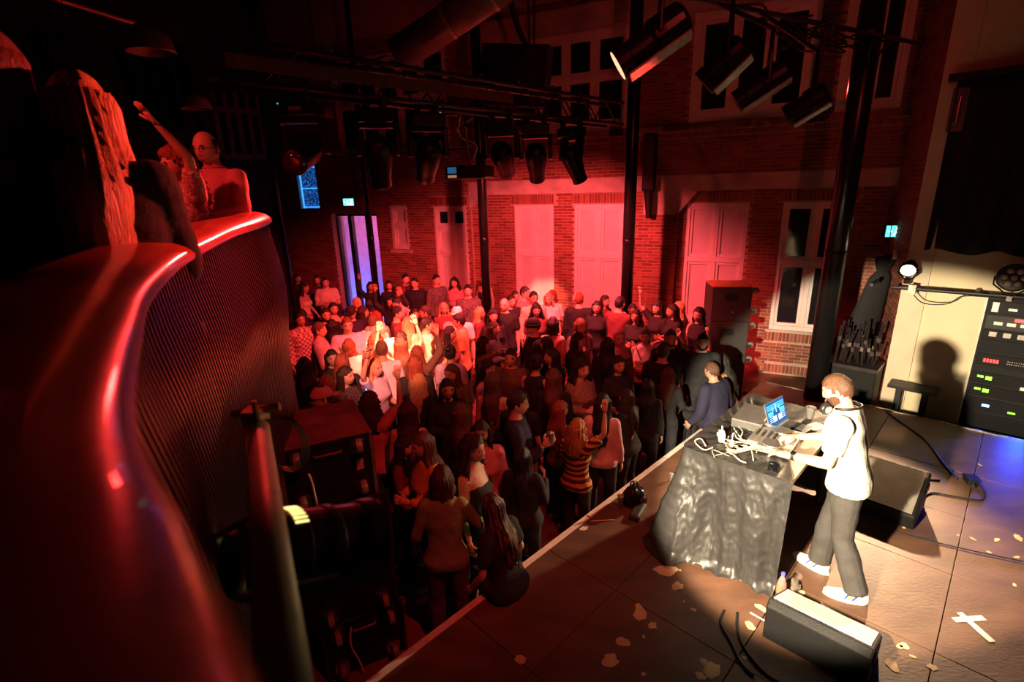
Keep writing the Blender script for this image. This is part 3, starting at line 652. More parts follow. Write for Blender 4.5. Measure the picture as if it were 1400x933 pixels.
kd = (Vector(S(4.6, -.75, 1.35))-Vector(KEY)).normalized(); kb = Vector(KEY)-kd*.015
PM = frame(kb, kd.cross(Vector((0, 0, 1))), kd)
e = empty('par_lamp', PM, 'black par lamp with lit vent slots on the boom below the balcony', 'stage light')
MB().lathe([(.02, -.30), (.055, -.295), (.07, -.27), (.09, -.2), (.092, -.17), (.086, -.165), (.086, -.12), (.09, -.115), (.09, -.1), (.085, -.095), (.085, -.035), (.092, -.03), (.094, 0), (.088, .004), (.082, -.02)], 30).build('can', mat('maroon_black_can', (.07, .025, .022), .3, .6, .2, 12), e)
MB().lathe([(.08, -.022), (.08, -.018), (.001, -.014)], 24).build('lens', emis('par_lens', (1, .8, .55), 6), e)
slot = emis('lit_slot', (1, .85, .25), 2.0)
mb = MB()
for k in range(9):
    t = R(-125+k*7); mb.box((.0865*math.cos(t), .0865*math.sin(t), -.182), (.012, .004, .026), Matrix.Rotation(t, 3, 'Z'))
mb.build('vent_slots', slot, e); mb = MB()
for k in range(9):
    t = R(-20+k*5); mb.box((.066*math.cos(t+2.6), .066*math.sin(t+2.6), -.283), (.012, .003, .016), Matrix.Rotation(t+2.6, 3, 'Z'))
mb.build('rear_slots', slot, e)
mb = MB()
for sx in (-1, 1): mb.box((sx*.1, 0, -.12), (.006, .03, .2)); mb.cyl((sx*.085, 0, -.1), (sx*.125, 0, -.1), .012, n=8)
mb.box((0, 0, -.222), (.206, .03, .006)); mb.build('inner_yoke', M_lampblack, e)
q0 = PM.inverted() @ (b1_.lerp(b0_, .25)); q1 = PM.inverted() @ (b1_.lerp(b0_, .5))
mb = MB(); mb.tube([(.1, 0, -.1), (.1, .0, -.3), q0, q1, (-.1, 0, -.3), (-.1, 0, -.1)], .009, 6); mb.build('bracket', M_lampgrey, e)
mb = MB(); mb.tube(catmull([(0, .03, -.29), (-.02, .06, -.36), (.0, .2, -.34), (.02, .45, -.3), (0, .8, -.28)], 6), .006, 6); mb.build('power_cable', M_cable, e)
from mathutils import noise as mnoise
# ================================================================ DJ table and gear
TT = 1.45
tb = empty('dj_table', S(4.5, -1.3, ST), 'long table under a wrinkled black cloth on the stage', 'table')
iT = Matrix.Translation(-Vector(S(4.5, -1.3, ST)))
a0, a1, b0t, b1t = 3.75, 5.25, -1.75, -.9
MB(iT @ SM).bx(a0+.02, a1-.02, -b0t-.02, -b1t, TT-.05, TT-.012).build('table_top', mat('pale_table_board', (.62, .48, .34), .5), tb)
for a in (a0+.06, a1-.06):
    for b in (b0t+.06, b1t-.06): MB(iT @ SM).bx(a-.025, a+.025, -b-.025, -b+.025, ST, TT-.05).build('leg', M_black, tb)
def cloth():
    rr = random.Random(3); path = []
    def seg(p, q, n): return [(p[0]+(q[0]-p[0])*i/n, p[1]+(q[1]-p[1])*i/n) for i in range(n)]
    c = .05
    path += seg((a0, b1t+.02), (a0, b0t+c), 80); path += [(a0+c-c*math.cos(t), b0t+c-c*math.sin(t)) for t in np.linspace(0, math.pi/2, 8)][:-1]
    path += seg((a0+c, b0t), (a1-c, b0t), 90); path += [(a1-c+c*math.sin(t), b0t+c-c*math.cos(t)) for t in np.linspace(0, math.pi/2, 8)][:-1]
    path += seg((a1, b0t+c), (a1, b1t+.02), 40)+[(a1, b1t+.02)]
    n = len(path); ph = [rr.uniform(0, 6.28) for _ in range(8)]; rows = 60; P = []
    for r in range(rows+1):
        t = r/rows; z = TT+.004-(TT-ST-.006)*t; row = []
        for i, (a, b) in enumerate(path):
            pa, pb = path[max(i-1, 0)], path[min(i+1, n-1)]; tx, ty = pb[0]-pa[0], pb[1]-pa[1]; L = math.hypot(tx, ty) or 1; nx, ny = ty/L, -tx/L     # outward
            s = i*.0125
            if (a+nx*.1-4.5)**2+(b+ny*.1+1.3)**2 < (a-4.5)**2+(b+1.3)**2: nx, ny = -nx, -ny
            f = .11*mnoise.noise((s*3.2+t*.5, t*.7, 1.3))+.05*mnoise.noise((s*8+t*.8, t*1.4, 4.1))
            q1 = 1-abs(mnoise.noise((s*9, t*5.5, 7.7)))*2.2; q2 = 1-abs(mnoise.noise((s*17+3, t*11, 2.2)))*2; cr = .010*max(0, q1)**2+.006*max(0, q2)**2+.006*mnoise.noise((s*30, t*22, 0))
            fl = .17*t**1.3 if nx < -.5 else (.08*t**1.4 if ny < -.5 else .06*t)
            if nx < -.5: fl *= .55+.75*max(0, min(1, (b1t-b)/(b1t-b0t)))
            o = fl+f*min(1, t*1.6)+cr*min(1, t*6+.15)
            zz = z
            if t > .93: o += (t-.93)*1.1*(.5+.5*math.sin(s*14+1)); zz = max(z, ST+.012+.02*abs(math.sin(s*25)))
            row.append(S(a+nx*o, b+ny*o, zz))
        P.append(row)
    mb = MB(iT); mb.grid(P)
    rowt = P[0]; top = []                                   # folded over the table edge
    for k in range(14):
        q = []
        for i, p in enumerate(rowt):
            a, b = path[i]; fa = min(max(a, a0), a0+.0)+0
            w = k/13; ta = a+(4.5-a)*w*.92; tb_ = b+(-1.25-b)*w*.75
            q.append(S(ta, tb_, TT+.004+.008*math.sin(i*.5+k*.9)*math.sin(k*.6)*(w < .8)+.006*abs(math.sin(i*.23+k*.4))*(w < .9)))
        top.append(q)
    mb.grid(top[::-1]); return mb
cl_o = cloth().build('table_cloth', M_tableblack, tb, smooth=True)
def on_table(u, v, z=TT+.02): return Vector(atz(u, v, z))
TR = SM.to_3x3().to_4x4()
def tbl(u, v, rot=0, z=TT+.016): return Matrix.Translation(on_table(u, v, z)) @ TR @ Matrix.Rotation(rot, 4, 'Z')
# laptop: screen faces the DJ (local -y is upstage)
e = empty('laptop', tbl(1082, 588, R(-8)), 'open silver laptop with blue DJ software on its screen', 'laptop')
MB().box((0, 0, .009), (.33, .23, .016)).build('keyboard_base', M_laptop, e, bevel=.005)
mb = MB()
for i in range(12):
    for j in range(5): mb.box((-.138+i*.025, .075-j*.022, .0185), (.02, .017, .003))
mb.build('keys', M_knob, e); MB().box((0, -.07, .018), (.1, .065, .001)).build('trackpad', M_gear, e)
LT = Matrix.Translation((0, .115, .018)) @ Matrix.Rotation(R(-20), 4, 'X')
lid = MB(LT).box((0, 0, .11), (.33, .008, .22)).build('screen_lid', M_laptop, e)
MB(LT).box((0, -.005, .11), (.312, .003, .2)).build('screen', emis('screen_blue', (.01, .12, .42), 1.0), lid)
sc1 = emis('screen_cyan', (.1, .55, .9), 1.3); sc2 = emis('screen_white', (.6, .8, .95), 1.5); mb = MB(LT); mb2 = MB(LT)
for sx in (-1, 1):
    for k in range(3): mb.box((sx*.078, -.0072, .185-k*.017), (.14, .002, .010))
    mb.box((sx*.1, -.0072, .115), (.085, .002, .035))
    mb.lathe([(.02, 0), (.02, .001), (.001, .001)], 14, LT.inverted() @ LT @ Matrix.Translation((sx*.055, -.0072, .15)) @ Matrix.Rotation(R(90), 4, 'X'))
    for k in range(4): mb2.box((sx*(.02+k*.016), -.0075, .06), (.008, .002, .05))
    for k in range(4): mb2.box((sx*.1, -.0075, .09-k*.016), (.07, .002, .004))
mb2.box((0, -.0075, .15), (.006, .002, .08)); mb.build('waveforms', sc1, lid); mb2.build('interface_text', sc2, lid)
# dark equipment case behind the laptop
e = empty('equipment_case', tbl(1028, 578, R(6)), 'dark grey open case panel lying behind the cables on table', 'case')
MB().box((0, 0, .05), (.42, .26, .09)).build('case_body', mat('dark_grey_case', (.09, .085, .08), .5, 0, .2, 12), e, bevel=.012); MB().box((0, -.14, .035), (.3, .02, .05)).build('front_lip', M_black, e)
# mixer controller
e = empty('dj_mixer', tbl(1058, 606, R(4)), 'DJ mixer controller with knobs and faders under his hands', 'mixer')
MB().box((0, 0, .03), (.46, .34, .055)).build('body', M_gear, e, bevel=.008)
for sx in (-1, 1):
    MB(Matrix.Translation((sx*.145, -.02, .058))).lathe([(.075, 0), (.078, .004), (.075, .012), (.02, .014), (.001, .014)], 24).build('jog_wheel', mat('brushed_jog', (.5, .46, .4), .25, .8), e, smooth=False)
    MB().box((sx*.2, .12, .059), (.035, .08, .003)).build('pad_strip', M_gearlight, e); MB().box((sx*.145, -.135, .059), (.13, .05, .003)).build('pad_strip', M_gearlight, e)
for i in range(4):
    for j in range(4): MB(Matrix.Translation((-.045+i*.03, .13-j*.045, .058))).lathe([(.010, 0), (.009, .016), (.001, .017)], 10).build('knob', M_knob, e)
for i in range(3): mb = MB(); mb.box((-.035+i*.035, -.1, .066), (.014, .022, .018)); mb.build('fader', M_plastic, e)
# phone, adapters, cups, paper, cables
def rounded(w, d, h):
    mb = MB(); ps = []
    for cx, cy, t0 in ((1, 1, 0), (-1, 1, 90), (-1, -1, 180), (1, -1, 270)):
        for k in range(4): t = R(t0+k*30); ps.append((cx*(w/2-.012)+.012*math.cos(t), cy*(d/2-.012)+.012*math.sin(t), 0))
    return mb.prism(ps, (0, 0, h))
e = empty('phone', tbl(1057, 640, R(14), TT+.02), 'dark smartphone lying near the table edge', 'phone'); rounded(.155, .075, .008).build('body', M_black, e); MB().box((0, 0, .0085), (.145, .066, .001)).build('glass_front', M_glass, e)
MB().box((.05, .015, .0095), (.02, .02, .002)).build('camera_bump', M_chrome, e)
e = empty('power_adapter', tbl(986, 603, R(30)), 'white square power adapter standing among table cables', 'adapter'); MB().box((0, 0, .045), (.085, .05, .085)).build('block', M_plastic, e, bevel=.01); MB().cyl((0, 0, .085), (.02, 0, .13), .006, n=6).build('cable_stub', M_plastic, e); MB().box((0, .03, .06), (.03, .015, .02)).build('plug', M_plastic, e)
e = empty('plug_adapter', tbl(1000, 611, R(20)), 'small white plug with looped cable beside the adapter', 'adapter'); MB().box((0, 0, .028), (.04, .035, .055)).build('block', M_plastic, e, bevel=.008)
mb = MB(); mb.tube(catmull([(0, 0, .055), (.02, 0, .1), (.07, -.01, .09), (.11, -.04, .03), (.12, -.1, .006)], 6), .005, 6); mb.build('loop_cable', M_plastic, e)
e = empty('power_strip', tbl(1012, 617, R(-25)), 'pale rounded power strip lying beside the mixer', 'power strip'); MB().box((0, 0, .02), (.24, .06, .04)).build('body', mat('cream_plastic', (.66, .56, .44), .4), e, bevel=.014)
for k in range(3): MB(Matrix.Translation((-.07+k*.07, 0, .04))).lathe([(.022, 0), (.02, -.006), (.001, -.006)], 12).build('socket', M_knob, e)
CB = [[(990, 600), (1000, 590), (1015, 587), (1028, 592), (1040, 586)], [(1003, 585), (1012, 598), (1022, 607), (1035, 600), (1048, 597)], [(965, 610), (958, 600), (950, 604), (962, 615), (975, 612)], [(1020, 625), (1030, 612), (1028, 600), (1036, 607), (1050, 600)], [(1005, 578), (1015, 590), (1012, 600), (1022, 603)], [(995, 612), (1003, 622), (1012, 630), (1020, 633)], [(1040, 580), (1048, 572), (1052, 570), (1060, 565)], [(1030, 630), (1028, 618), (1022, 606), (1026, 598)]]
CBL = ['pale cable looping over the adapter on the DJ table', 'white cable crossing from case to mixer on the DJ table', 'black cable curled at the cloth corner on the DJ table', 'pale cable rising beside the mixer front on the DJ table', 'white cable near the dark case lip on the DJ table', 'black cable running along the power strip on the DJ table', 'pale cable leading to the laptop on the DJ table', 'white cable looped near the mixer corner on the DJ table']
for i, c in enumerate(CB):
    pts = [on_table(u, v, TT+.025+.03*((k*7+i*3) % 4)/3) for k, (u, v) in enumerate(c)]
    tag(MB().tube(catmull(pts, 6), .0055, 6).build('audio_cable', M_wcable if i % 3 else M_cable, smooth=True), CBL[i], 'cable', 'tangled cables on the table')
mb = MB(); rr = random.Random(21)
for i in range(8):
    u, v = rr.uniform(985, 1040), rr.uniform(590, 618); pts = [on_table(u+rr.uniform(-14, 18), v+rr.uniform(-8, 8), TT+rr.uniform(.018, .07)) for _ in range(5)]; mb.tube(catmull(pts, 5), .0035, 5)
tag(mb.build('cable_tangle', mat('beige_cable', (.4, .35, .28), .5), smooth=True), 'dense tangle of pale cables between adapter and mixer', 'cables', kind='stuff')
def cup(M, h, r, label, mt=M_glasscup):
    e = empty('plastic_cup', M, label, 'cup', 'drinking cups')
    MB().lathe([(r*.7, 0), (r*.72, .004), (r, h), (r*1.06, h+.003), (r*1.06, h-.004), (r*.97, h-.006), (r*.68, .006), (.001, .006)], 20).build('wall', mt, e, smooth=True)
    MB().lathe([(r*.66, .007), (r*.74, h*.3), (.001, h*.3)], 16).build('drink', mat('pale_drink', (.75, .72, .66), .05, 0, 0, trans=.6), e, smooth=True); return e
cup(tbl(1107, 572), .11, .04, 'clear plastic cup beside the laptop on the DJ table')
e = empty('paper_sheet', tbl(1116, 584, R(-20)), 'white sheet lying between the laptop and the DJ', 'paper'); MB().box((0, 0, .004), (.16, .12, .006)).build('sheet', M_plastic, e); MB().box((.02, -.02, .009), (.1, .06, .003)).build('card', M_plastic, e)
# ---------------- stage monitors
def wedge(M, label, L=.62):
    e = empty('stage_monitor', M, label, 'monitor speaker', 'stage wedge monitors')
    pr = [(0, 0), (.40, 0), (.44, .12), (.05, .31), (.0, .27)]
    mb = MB(); mb.prism([(-L/2, y, z) for y, z in pr], (L, 0, 0)); mb.build('cabinet', M_box, e, bevel=.012)
    d = Vector((0, .05-.44, .31-.12)); nrm_ = Vector((0, .19, .39)).normalized()
    mb = MB(); n = 30
    for k in range(n):
        t = .06+.88*k/(n-1); c = Vector((0, .44, .12))+d*t+nrm_*.006; mb.box(c, (L-.05, .009, .007), Matrix.Rotation(R(-26), 3, 'X'))
    mb.build('grille', mat('pale_grille', (.55, .50, .42), .4, .6), e)
    for x in (-L/2-.004, L/2+.004): MB().box((x, .1, .2), (.008, .1, .04)).build('handle', M_black, e)
    return e
wp = Vector(S(3.22, -.5, ST))
wedge(Matrix.Translation(wp) @ TR @ Matrix.Rotation(R(-90), 4, 'Z'), 'black wedge monitor with pale grille in front of the DJ feet')
wedge(Matrix.Translation(Vector(S(5.85, -.62, ST))) @ TR @ Matrix.Rotation(R(88), 4, 'Z') @ Matrix.Scale(1.3, 4), 'black wedge monitor behind the DJ legs, partly lit grille')
# ---------------- floor cables, tape cross, bottles, junk
def fcable(pts, label, r=.009, m=M_cable, z=ST+.008):
    tag(MB().tube(catmull([Vector(atz(u, v, z)) for u, v in pts], 7), r, 7).build('floor_cable', m, smooth=True), label, 'cable')
fcable([(1212, 563), (1235, 580), (1265, 602), (1288, 632), (1308, 655)], 'thick black cable from the stage back edge to junction box', .012)
fcable([(1168, 634), (1200, 640), (1240, 653), (1285, 657)], 'thin black cable running behind the wedge monitor')
fcable([(1226, 702), (1236, 692), (1262, 680), (1275, 674), (1300, 678), (1340, 684), (1346, 674), (1338, 662)], 'looping black cable from monitor to junction box', .008)
fcable([(990, 835), (985, 852), (1000, 880), (1012, 905), (1030, 925)], 'black cable dropping from table cloth toward the wedge', .009)
fcable([(1008, 838), (1008, 862), (1020, 890), (1045, 920), (1068, 935)], 'black cable curving on the floor beside the wedge monitor', .009)
fcable([(1225, 728), (1265, 738), (1310, 749), (1370, 762), (1398, 768)], 'long thin cable lying along the deck seam', .006)
jb = Vector(atz(1326, 660, ST)); e = empty('cable_junction', Matrix.Translation(jb) @ TR @ Matrix.Rotation(.4, 4, 'Z'), 'black cable junction with white label on the stage', 'junction box')
MB().box((0, 0, .03), (.14, .09, .06)).build('box', M_box, e, bevel=.01); MB().box((.02, -.046, .03), (.06, .004, .03)).build('white_label', M_plastic, e); mb = MB()
for s_ in (-1, 1): mb.cyl((s_*.07, 0, .03), (s_*.13, .02, .02), .016, n=10)
mb.build('plug', M_knob, e)
c = Vector(atz(1330, 858, ST+.001)); e = empty('tape_cross', Matrix.Translation(c), 'pale tape cross marking a spot on the stage', 'tape mark')
for kz, (p, q) in enumerate((((1304, 848), (1345, 845)), ((1312, 838), (1357, 878)))):
    P_, Q = Vector(atz(*p, ST+.001+.0022*kz))-c, Vector(atz(*q, ST+.001+.0022*kz))-c; d = (Q-P_).normalized(); w = Vector((-d.y, d.x, 0))*.022
    MB().prism([P_-w, Q-w*1.1, Q+w, P_+w*.9], (0, 0, .002)).build('tape_strip', M_tape, e)
def bottle(M, label):
    e = empty('plastic_bottle', M, label, 'bottle')
    MB().lathe([(.028, 0), (.032, .01), (.033, .06), (.030, .1), (.033, .14), (.018, .19), (.013, .2), (.013, .215)], 18).build('body', M_glasscup, e, smooth=True)
    MB().lathe([(.0335, .055), (.0345, .06), (.0345, .115), (.0335, .12)], 18).build('label_band', mat('red_label', (.7, .16, .08), .5), e); MB().lathe([(.015, .212), (.015, .235), (.001, .236)], 14).build('cap', mat('blue_cap', (.12, .12, .6), .4), e)
bottle(Matrix.Translation(atz(1066, 818, ST)), 'clear water bottle with blue cap standing by the table cloth')
e = empty('crumpled_wrapper', Matrix.Translation(atz(1084, 806, ST)), 'crumpled grey wrapper lying beside the water bottle', 'wrapper'); mb = MB(); rr = random.Random(5)
mb.sphere((0, 0, .035), .05, 9, 6); mb.v = [(x*rr.uniform(.7, 1.2), y*rr.uniform(.7, 1.2), max(.0, z*rr.uniform(.6, 1.2))) for x, y, z in mb.v]; mb.build('foil', mat('grey_foil', (.3, .24, .2), .3, .5), e)
tag(MB().cyl(atz(1026, 838, ST+.02), atz(1054, 854, ST+.05), .006, n=6).build('white_stick', M_plastic), 'thin white stick leaning at the end of the wedge monitor', 'stick')
# things on the stage edge
cup(Matrix.Translation(atz(848, 694, ST)), .13, .032, 'half full clear cup beside the black bag on stage edge'); cup(Matrix.Translation(atz(881, 690, ST)), .1, .035, 'empty clear glass standing behind the dark pouch on stage'); cup(Matrix.Translation(atz(918, 657, ST)), .08, .022, 'tiny shot glass near the cloth-covered table')
e = empty('black_bag', Matrix.Translation(atz(866, 688, ST)) @ TR, 'crumpled shiny black bag on the stage edge between cups', 'bag'); mb = MB(); rr = random.Random(9); mb.sphere((0, 0, .09), (.13, .1, .11), 16, 10)
mb.v = [(x*rr.uniform(.82, 1.15), y*rr.uniform(.82, 1.15), max(.0, z*rr.uniform(.85, 1.12))) for x, y, z in mb.v]; mb.build('bag_body', mat('shiny_black_bag', (.015, .014, .015), .22), e, smooth=True); MB().tube(catmull([(-.05, 0, .16), (-.03, .02, .24), (.04, 0, .23), (.05, 0, .15)], 5), .008, 6).build('strap', M_cable, e)
e = empty('dark_pouch', Matrix.Translation(atz(872, 702, ST)) @ TR @ Matrix.Rotation(.25, 4, 'Z'), 'flat dark pouch lying in front of the bag on stage', 'pouch'); MB().box((0, 0, .025), (.3, .12, .05), taper=.85).build('body', mat('dark_brown_leather', (.04, .03, .025), .5), e, bevel=.02); MB().box((0, 0, .051), (.22, .006, .004)).build('zip', M_truss, e)
p, q = Vector(atz(808, 713, ST+.005)), Vector(atz(840, 711, ST+.005)); tag(MB().cyl(p, q, .006, n=6).build('drinking_straw', M_plastic), 'pale straw lying flat on the stage near the taped edge', 'straw')
e = blob(atz(798, 723, ST), .05, .03, .4, 77, .004).build('paper_scrap', M_tape); tag(e, 'small torn paper scrap beside the taped stage edge', 'paper')
# ---------------- right side: lamp bar, par can, rack, drape, stand crate
e = empty('lamp_bar', S(8.5, 0, 2.14), 'black pipe along the cream wall carrying the bright lamp', 'lighting bar')
iL = Matrix.Translation(-Vector(S(8.5, 0, 2.14))) @ SM
MB(iL).cyl((8.5, 1.16, 2.14), (8.5, -2.6, 2.2), .024, n=12).build('pipe', M_black, e)
for b in (.75, -.3, -1.4): MB(iL).bx(8.5, 8.9, -b-.02+.0, -b+.02, 2.13, 2.17).build('wall_bracket', M_black, e)
mb = MB(iL); mb.tube(catmull([(8.48, .95, 2.12), (8.46, .8, 1.98), (8.47, .55, 2.0), (8.48, .4, 2.12), (8.47, .0, 2.13)], 6), .007, 6); mb.build('cable', M_cable, e); MB(iL).bx(8.44, 8.56, .98, .9, 2.08, 2.2).build('clamp_block', M_lampgrey, e)
LM_ = frame(Vector(LAMP), (Vector(S(3, -.75, .2))-Vector(LAMP)).cross(Vector((0, 0, 1))), Vector(S(3, -.75, .2))-Vector(LAMP))
e = empty('flood_lamp', LM_, 'bright warm lamp glowing at the end of the pipe', 'stage light')
MB().lathe([(.03, -.22), (.07, -.2), (.095, -.12), (.1, -.02), (.096, -.02)], 20).build('housing', M_lampblack, e, smooth=True); MB().lathe([(.094, -.03), (.094, -.025), (.06, -.012), (.001, -.008)], 20).build('lens', emis('lamp_glow', (1, .82, .55), 30), e, smooth=True)
mb = MB()
for s_ in (-1, 1): mb.tube([(s_*.1, 0, -.08), (s_*.11, .08, -.1), (s_*.03, .2, -.12)], .009, 6)
mb.build('yoke', M_lampblack, e); MB().box((0, .22, -.12), (.08, .06, .05)).build('clamp', M_truss, e)
pm = frame(Vector(S(8.42, .0, 2.40)), -(Vector(S(0, 0, 2.6))-Vector(S(8.42, 0, 2.4))).cross(Vector((0, 0, 1))), Vector(S(2, -3, 2.6))-Vector(S(8.42, 0, 2.4)))
e = empty('led_par_can', pm, 'round black LED can with seven lenses on the pipe', 'stage light'); MB().lathe([(.1, -.1), (.15, -.09), (.16, 0), (.165, .01), (.15, .012), (.145, 0), (.001, 0)], 26).build('housing', M_lampblack, e)
for k in range(7): t = k*math.pi/3; rr_ = 0 if k == 6 else .085; MB(Matrix.Translation((rr_*math.cos(t), rr_*math.sin(t), .002))).lathe([(.032, 0), (.034, .012), (.02, .018), (.001, .02)], 14).build('lens', mat('pale_led_lens', (.55, .45, .4), .2), e, smooth=True)
mb = MB(); mb.tube([(.17, 0, -.03), (.17, -.1, -.05), (0, -.24, -.06), (-.17, -.1, -.05), (-.17, 0, -.03)], .01, 6); mb.build('bracket', M_lampblack, e); MB().box((0, -.26, -.06), (.05, .06, .05)).build('clamp', M_truss, e)
# equipment rack
e = empty('equipment_rack', SM @ Matrix.Translation((8.6, .2, 0)), 'tall black equipment rack with glowing red, green and blue readouts', 'rack')
MB().bx(0, .28, -.85, 0, 0, 2.15).build('case', M_box, e, bevel=.01)
mb = MB(); mb.bx(-.012, .01, -.015, .004, 0, 2.15); mb.bx(-.012, .01, -.85, 0, 2.135, 2.155); mb.build('edge_trim', mat('cream_edge', (.75, .68, .55), .5), e)
def unit(z0, z1, col, nm='rack_unit'): return MB().bx(-.02, .02, -.83, -.04, z0+.004, z1-.004).build(nm, col, e, bevel=.003)
M_unit = mat('dark_rack_face', (.008, .008, .009), .5, .1, spec=.15); M_grey = mat('grey_rack_face', (.035, .033, .033), .5, .1, spec=.2)
led = lambda n, c, s=4: emis(n, c, s)
u_ = unit(1.92, 2.08, M_unit); MB().bx(-.03, -.02, -.3, -.22, 1.97, 2.0).build('display', M_plastic, u_); MB().bx(-.028, -.02, -.13, -.07, 1.94, 2.06).build('switch_plate', M_plastic, u_)
u_ = unit(1.72, 1.9, M_grey); mb = MB(); mb.bx(-.026, -.02, -.42, -.3, 1.84, 1.88); mb.build('red_digits', led('led_red', (1, .04, .04)), u_); 
for k in range(4): MB().bx(-.028, -.02, -.2-k*.12, -.12-k*.12, 1.78, 1.82).build('button', M_plastic, u_)
u_ = unit(1.6, 1.71, M_unit)
for k in range(4): MB().bx(-.03, -.02, -.17-k*.13, -.1-k*.13, 1.63, 1.69).build('socket', M_chrome, u_)
unit(1.42, 1.59, M_unit)
u_ = unit(1.24, 1.4, M_unit); mb = MB()
for k in range(5): mb.bx(-.026, -.02, -.13-k*.03, -.11-k*.03, 1.29, 1.335)
mb.build('red_digits', led('led_red', (0, 0, 0)), u_); mb = MB()
for k in range(22): mb.bx(-.026, -.02, -.34-k*.02, -.33-k*.02, 1.30, 1.31); mb.bx(-.026, -.02, -.34-k*.02, -.33-k*.02, 1.33, 1.34)
mb.build('jack_row', M_chrome, u_)
for z in (1.03, .86):
    u_ = unit(z-.03, z+.12, M_unit); mb = MB(); mb.bx(-.026, -.02, -.15, -.09, z+.05, z+.075); mb.bx(-.026, -.02, -.23, -.17, z+.03, z+.075); mb.build('green_digits', led('led_green', (.25, 1, .04), 3), u_)
u_ = unit(.62, .8, M_unit); MB().bx(-.028, -.02, -.27, -.2, .70, .73).build('blue_lamp', led('led_blue', (.1, .25, 1), 14), u_); MB().bx(-.026, -.02, -.52, -.45, .67, .69).build('green_lamp', led('led_green', (0, 0, 0)), u_)
unit(.3, .6, M_unit); mb = MB(); mb.bx(-.03, -.02, -.62, -.5, 1.0, 1.04); mb.build('paper_tag', M_plastic, e)
# hanging black cloth by the return wall
top = Vector(dep(1213, 352, 7.75)); e = empty('hung_cloth', Matrix.Translation(top), 'black cloth tied at the top, hanging by the brick corner', 'cloth'); rs = []
Xh = Vector((_rt[0], _rt[1], 0)).normalized(); Yh = Vector((0, 0, 1)).cross(Xh)
for i in range(18):
    t = i/17; z = -1.7*t; w = .12*(1-t)+.31*t+(.05 if i < 1 else 0)-(.06 if i == 2 else 0); cx = -.5*t*.62
    rs.append([Xh*(cx+w*math.cos(k*math.pi/9)*(1+.08*math.sin(k*2.3)))+Yh*(.5*w*math.sin(k*math.pi/9)*(1+.15*math.sin(k*3+t)))+Vector((0, 0, z+(.06*math.sin(k*1.9) if i == 0 else 0))) for k in range(18)])
MB().rings(rs).build('drape', M_curtain, e, smooth=True); MB().cyl((0, 0, 0), (.05, .1, .5), .006, n=5).build('tie_cord', M_cable, e); MB().box((.05, -.08, .05), (.06, .02, .14)).build('white_tag', M_plastic, e)
e = empty('stand_crate', SM @ Matrix.Translation((8.3, 1.75, 0)), 'black crate full of folded microphone stands at the stage end', 'crate')
MB().bx(0, .5, -.62, 0, 0, .98).build('crate', M_box, e, bevel=.01); MB().bx(-.01, .51, -.63, .01, .95, 1.0).build('rim', M_truss, e)
for k in range(26):
    x, y = random.uniform(.05, .45), random.uniform(-.57, -.05); h = random.uniform(.3, .62); dx, dy = random.uniform(-.08, .08), random.uniform(-.08, .08)
    mb = MB(); mb.cyl((x, y, .99), (x+dx, y+dy, .99+h), .013, n=6); mb.box((x+dx*.6, y+dy*.6, .99+h*.6), (.04, .04, .06)); mb.sphere((x+dx, y+dy, .99+h), .022, 6, 4); mb.build('mic_stand', M_truss if k % 3 else M_chrome, e)
e = empty('side_table', SM @ Matrix.Translation((8.45, 1.0, 0)), 'small black folding table standing below the cream wall', 'table'); MB().bx(0, .3, -.55, 0, .74, .78).build('top', M_black, e)
for x in (.05, .25):
    for y in (-.42, -.13): MB().bx(x-.03, x+.03, y-.03, y+.03, 0, .74).build('leg', M_black, e)
exit_sign(frame(Vector(dep(1226, 316, 7.95)), (_rt[0]+.25, _rt[1]-.25, 0)), 'cyan lit exit sign on the brick corner above hung cloth')
# lit low light box near the far stage corner
e = empty('light_box', Matrix.Translation(atz(946, 545, .25)), 'low yellow-lit light box on the dance floor by the stage', 'light box'); MB().box((0, 0, 0), (.3, .22, .34)).build('housing', M_box, e); MB().box((0, -.02, .172), (.25, .16, .01)).build('lit_panel', emis('yellow_panel', (1, .8, .25), .9), e)
# ================================================================ people
def V(*a): return np.array(a, float)
def nrm(v): v = np.asarray(v, float); return v/(np.linalg.norm(v)+1e-12)
ARMS = {  # (upper arm, forearm) for right then left; x is outward, y forward, z up ; curl of fingers
 'down': (((.20, .02, -1), (.10, .28, -1)), ((.20, .0, -1), (.10, .22, -1))),
 'clasp': (((.28, .12, -1), (-.62, .85, .18)), ((.28, .12, -1), (-.55, .85, .25))),
 'drink': (((.25, .2, -1), (-.15, .8, .65)), ((.22, -.05, -1), (.05, .3, -1))),
 'upr': (((.55, .3, .7), (-.15, .3, 1)), ((.25, .1, -1), (-.2, .7, -.2))),
 'upb': (((.55, .2, .75), (-.2, .2, 1)), ((.6, .25, .6), (-.3, .3, 1))),
 'phone': (((.22, .4, -.85), (-.4, .65, .75)), ((.22, .4, -.85), (-.42, .6, .8))),
 'reach': (((.45, .3, -.8), (.45, .8, -.25)), ((.35, .05, -1), (.15, .55, -.7))),
 'head': (((.75, .2, .5), (-.85, -.05, .5)), ((.25, .1, -1), (-.1, .6, -.6))),
 'lean': (((.2, .5, -1), (-.1, .6, -.6)), ((.2, .5, -1), (-.1, .7, -.5))),
 'sit': (((.35, .1, -1), (.0, .75, -.75)), ((.35, .1, -1), (.0, .8, -.7))),
 'dj': (((.25, .45, -.85), (-.30, 1, .02)), ((.22, .35, -.95), (-.10, 1, .10))),
 'rail': (((.3, .5, -.8), (-.5, .75, -.05)), ((.35, .45, -.8), (-.5, .75, -.05))),
 'rail2': (((.12, .3, -.85), (-.55, .65, .5)), ((.3, .3, -.9), (-.5, .8, .1))),
 'wave': (((.25, .55, -.7), (-.45, .8, .05)), ((.35, .1, .75), (-.05, .55, .9))),
}
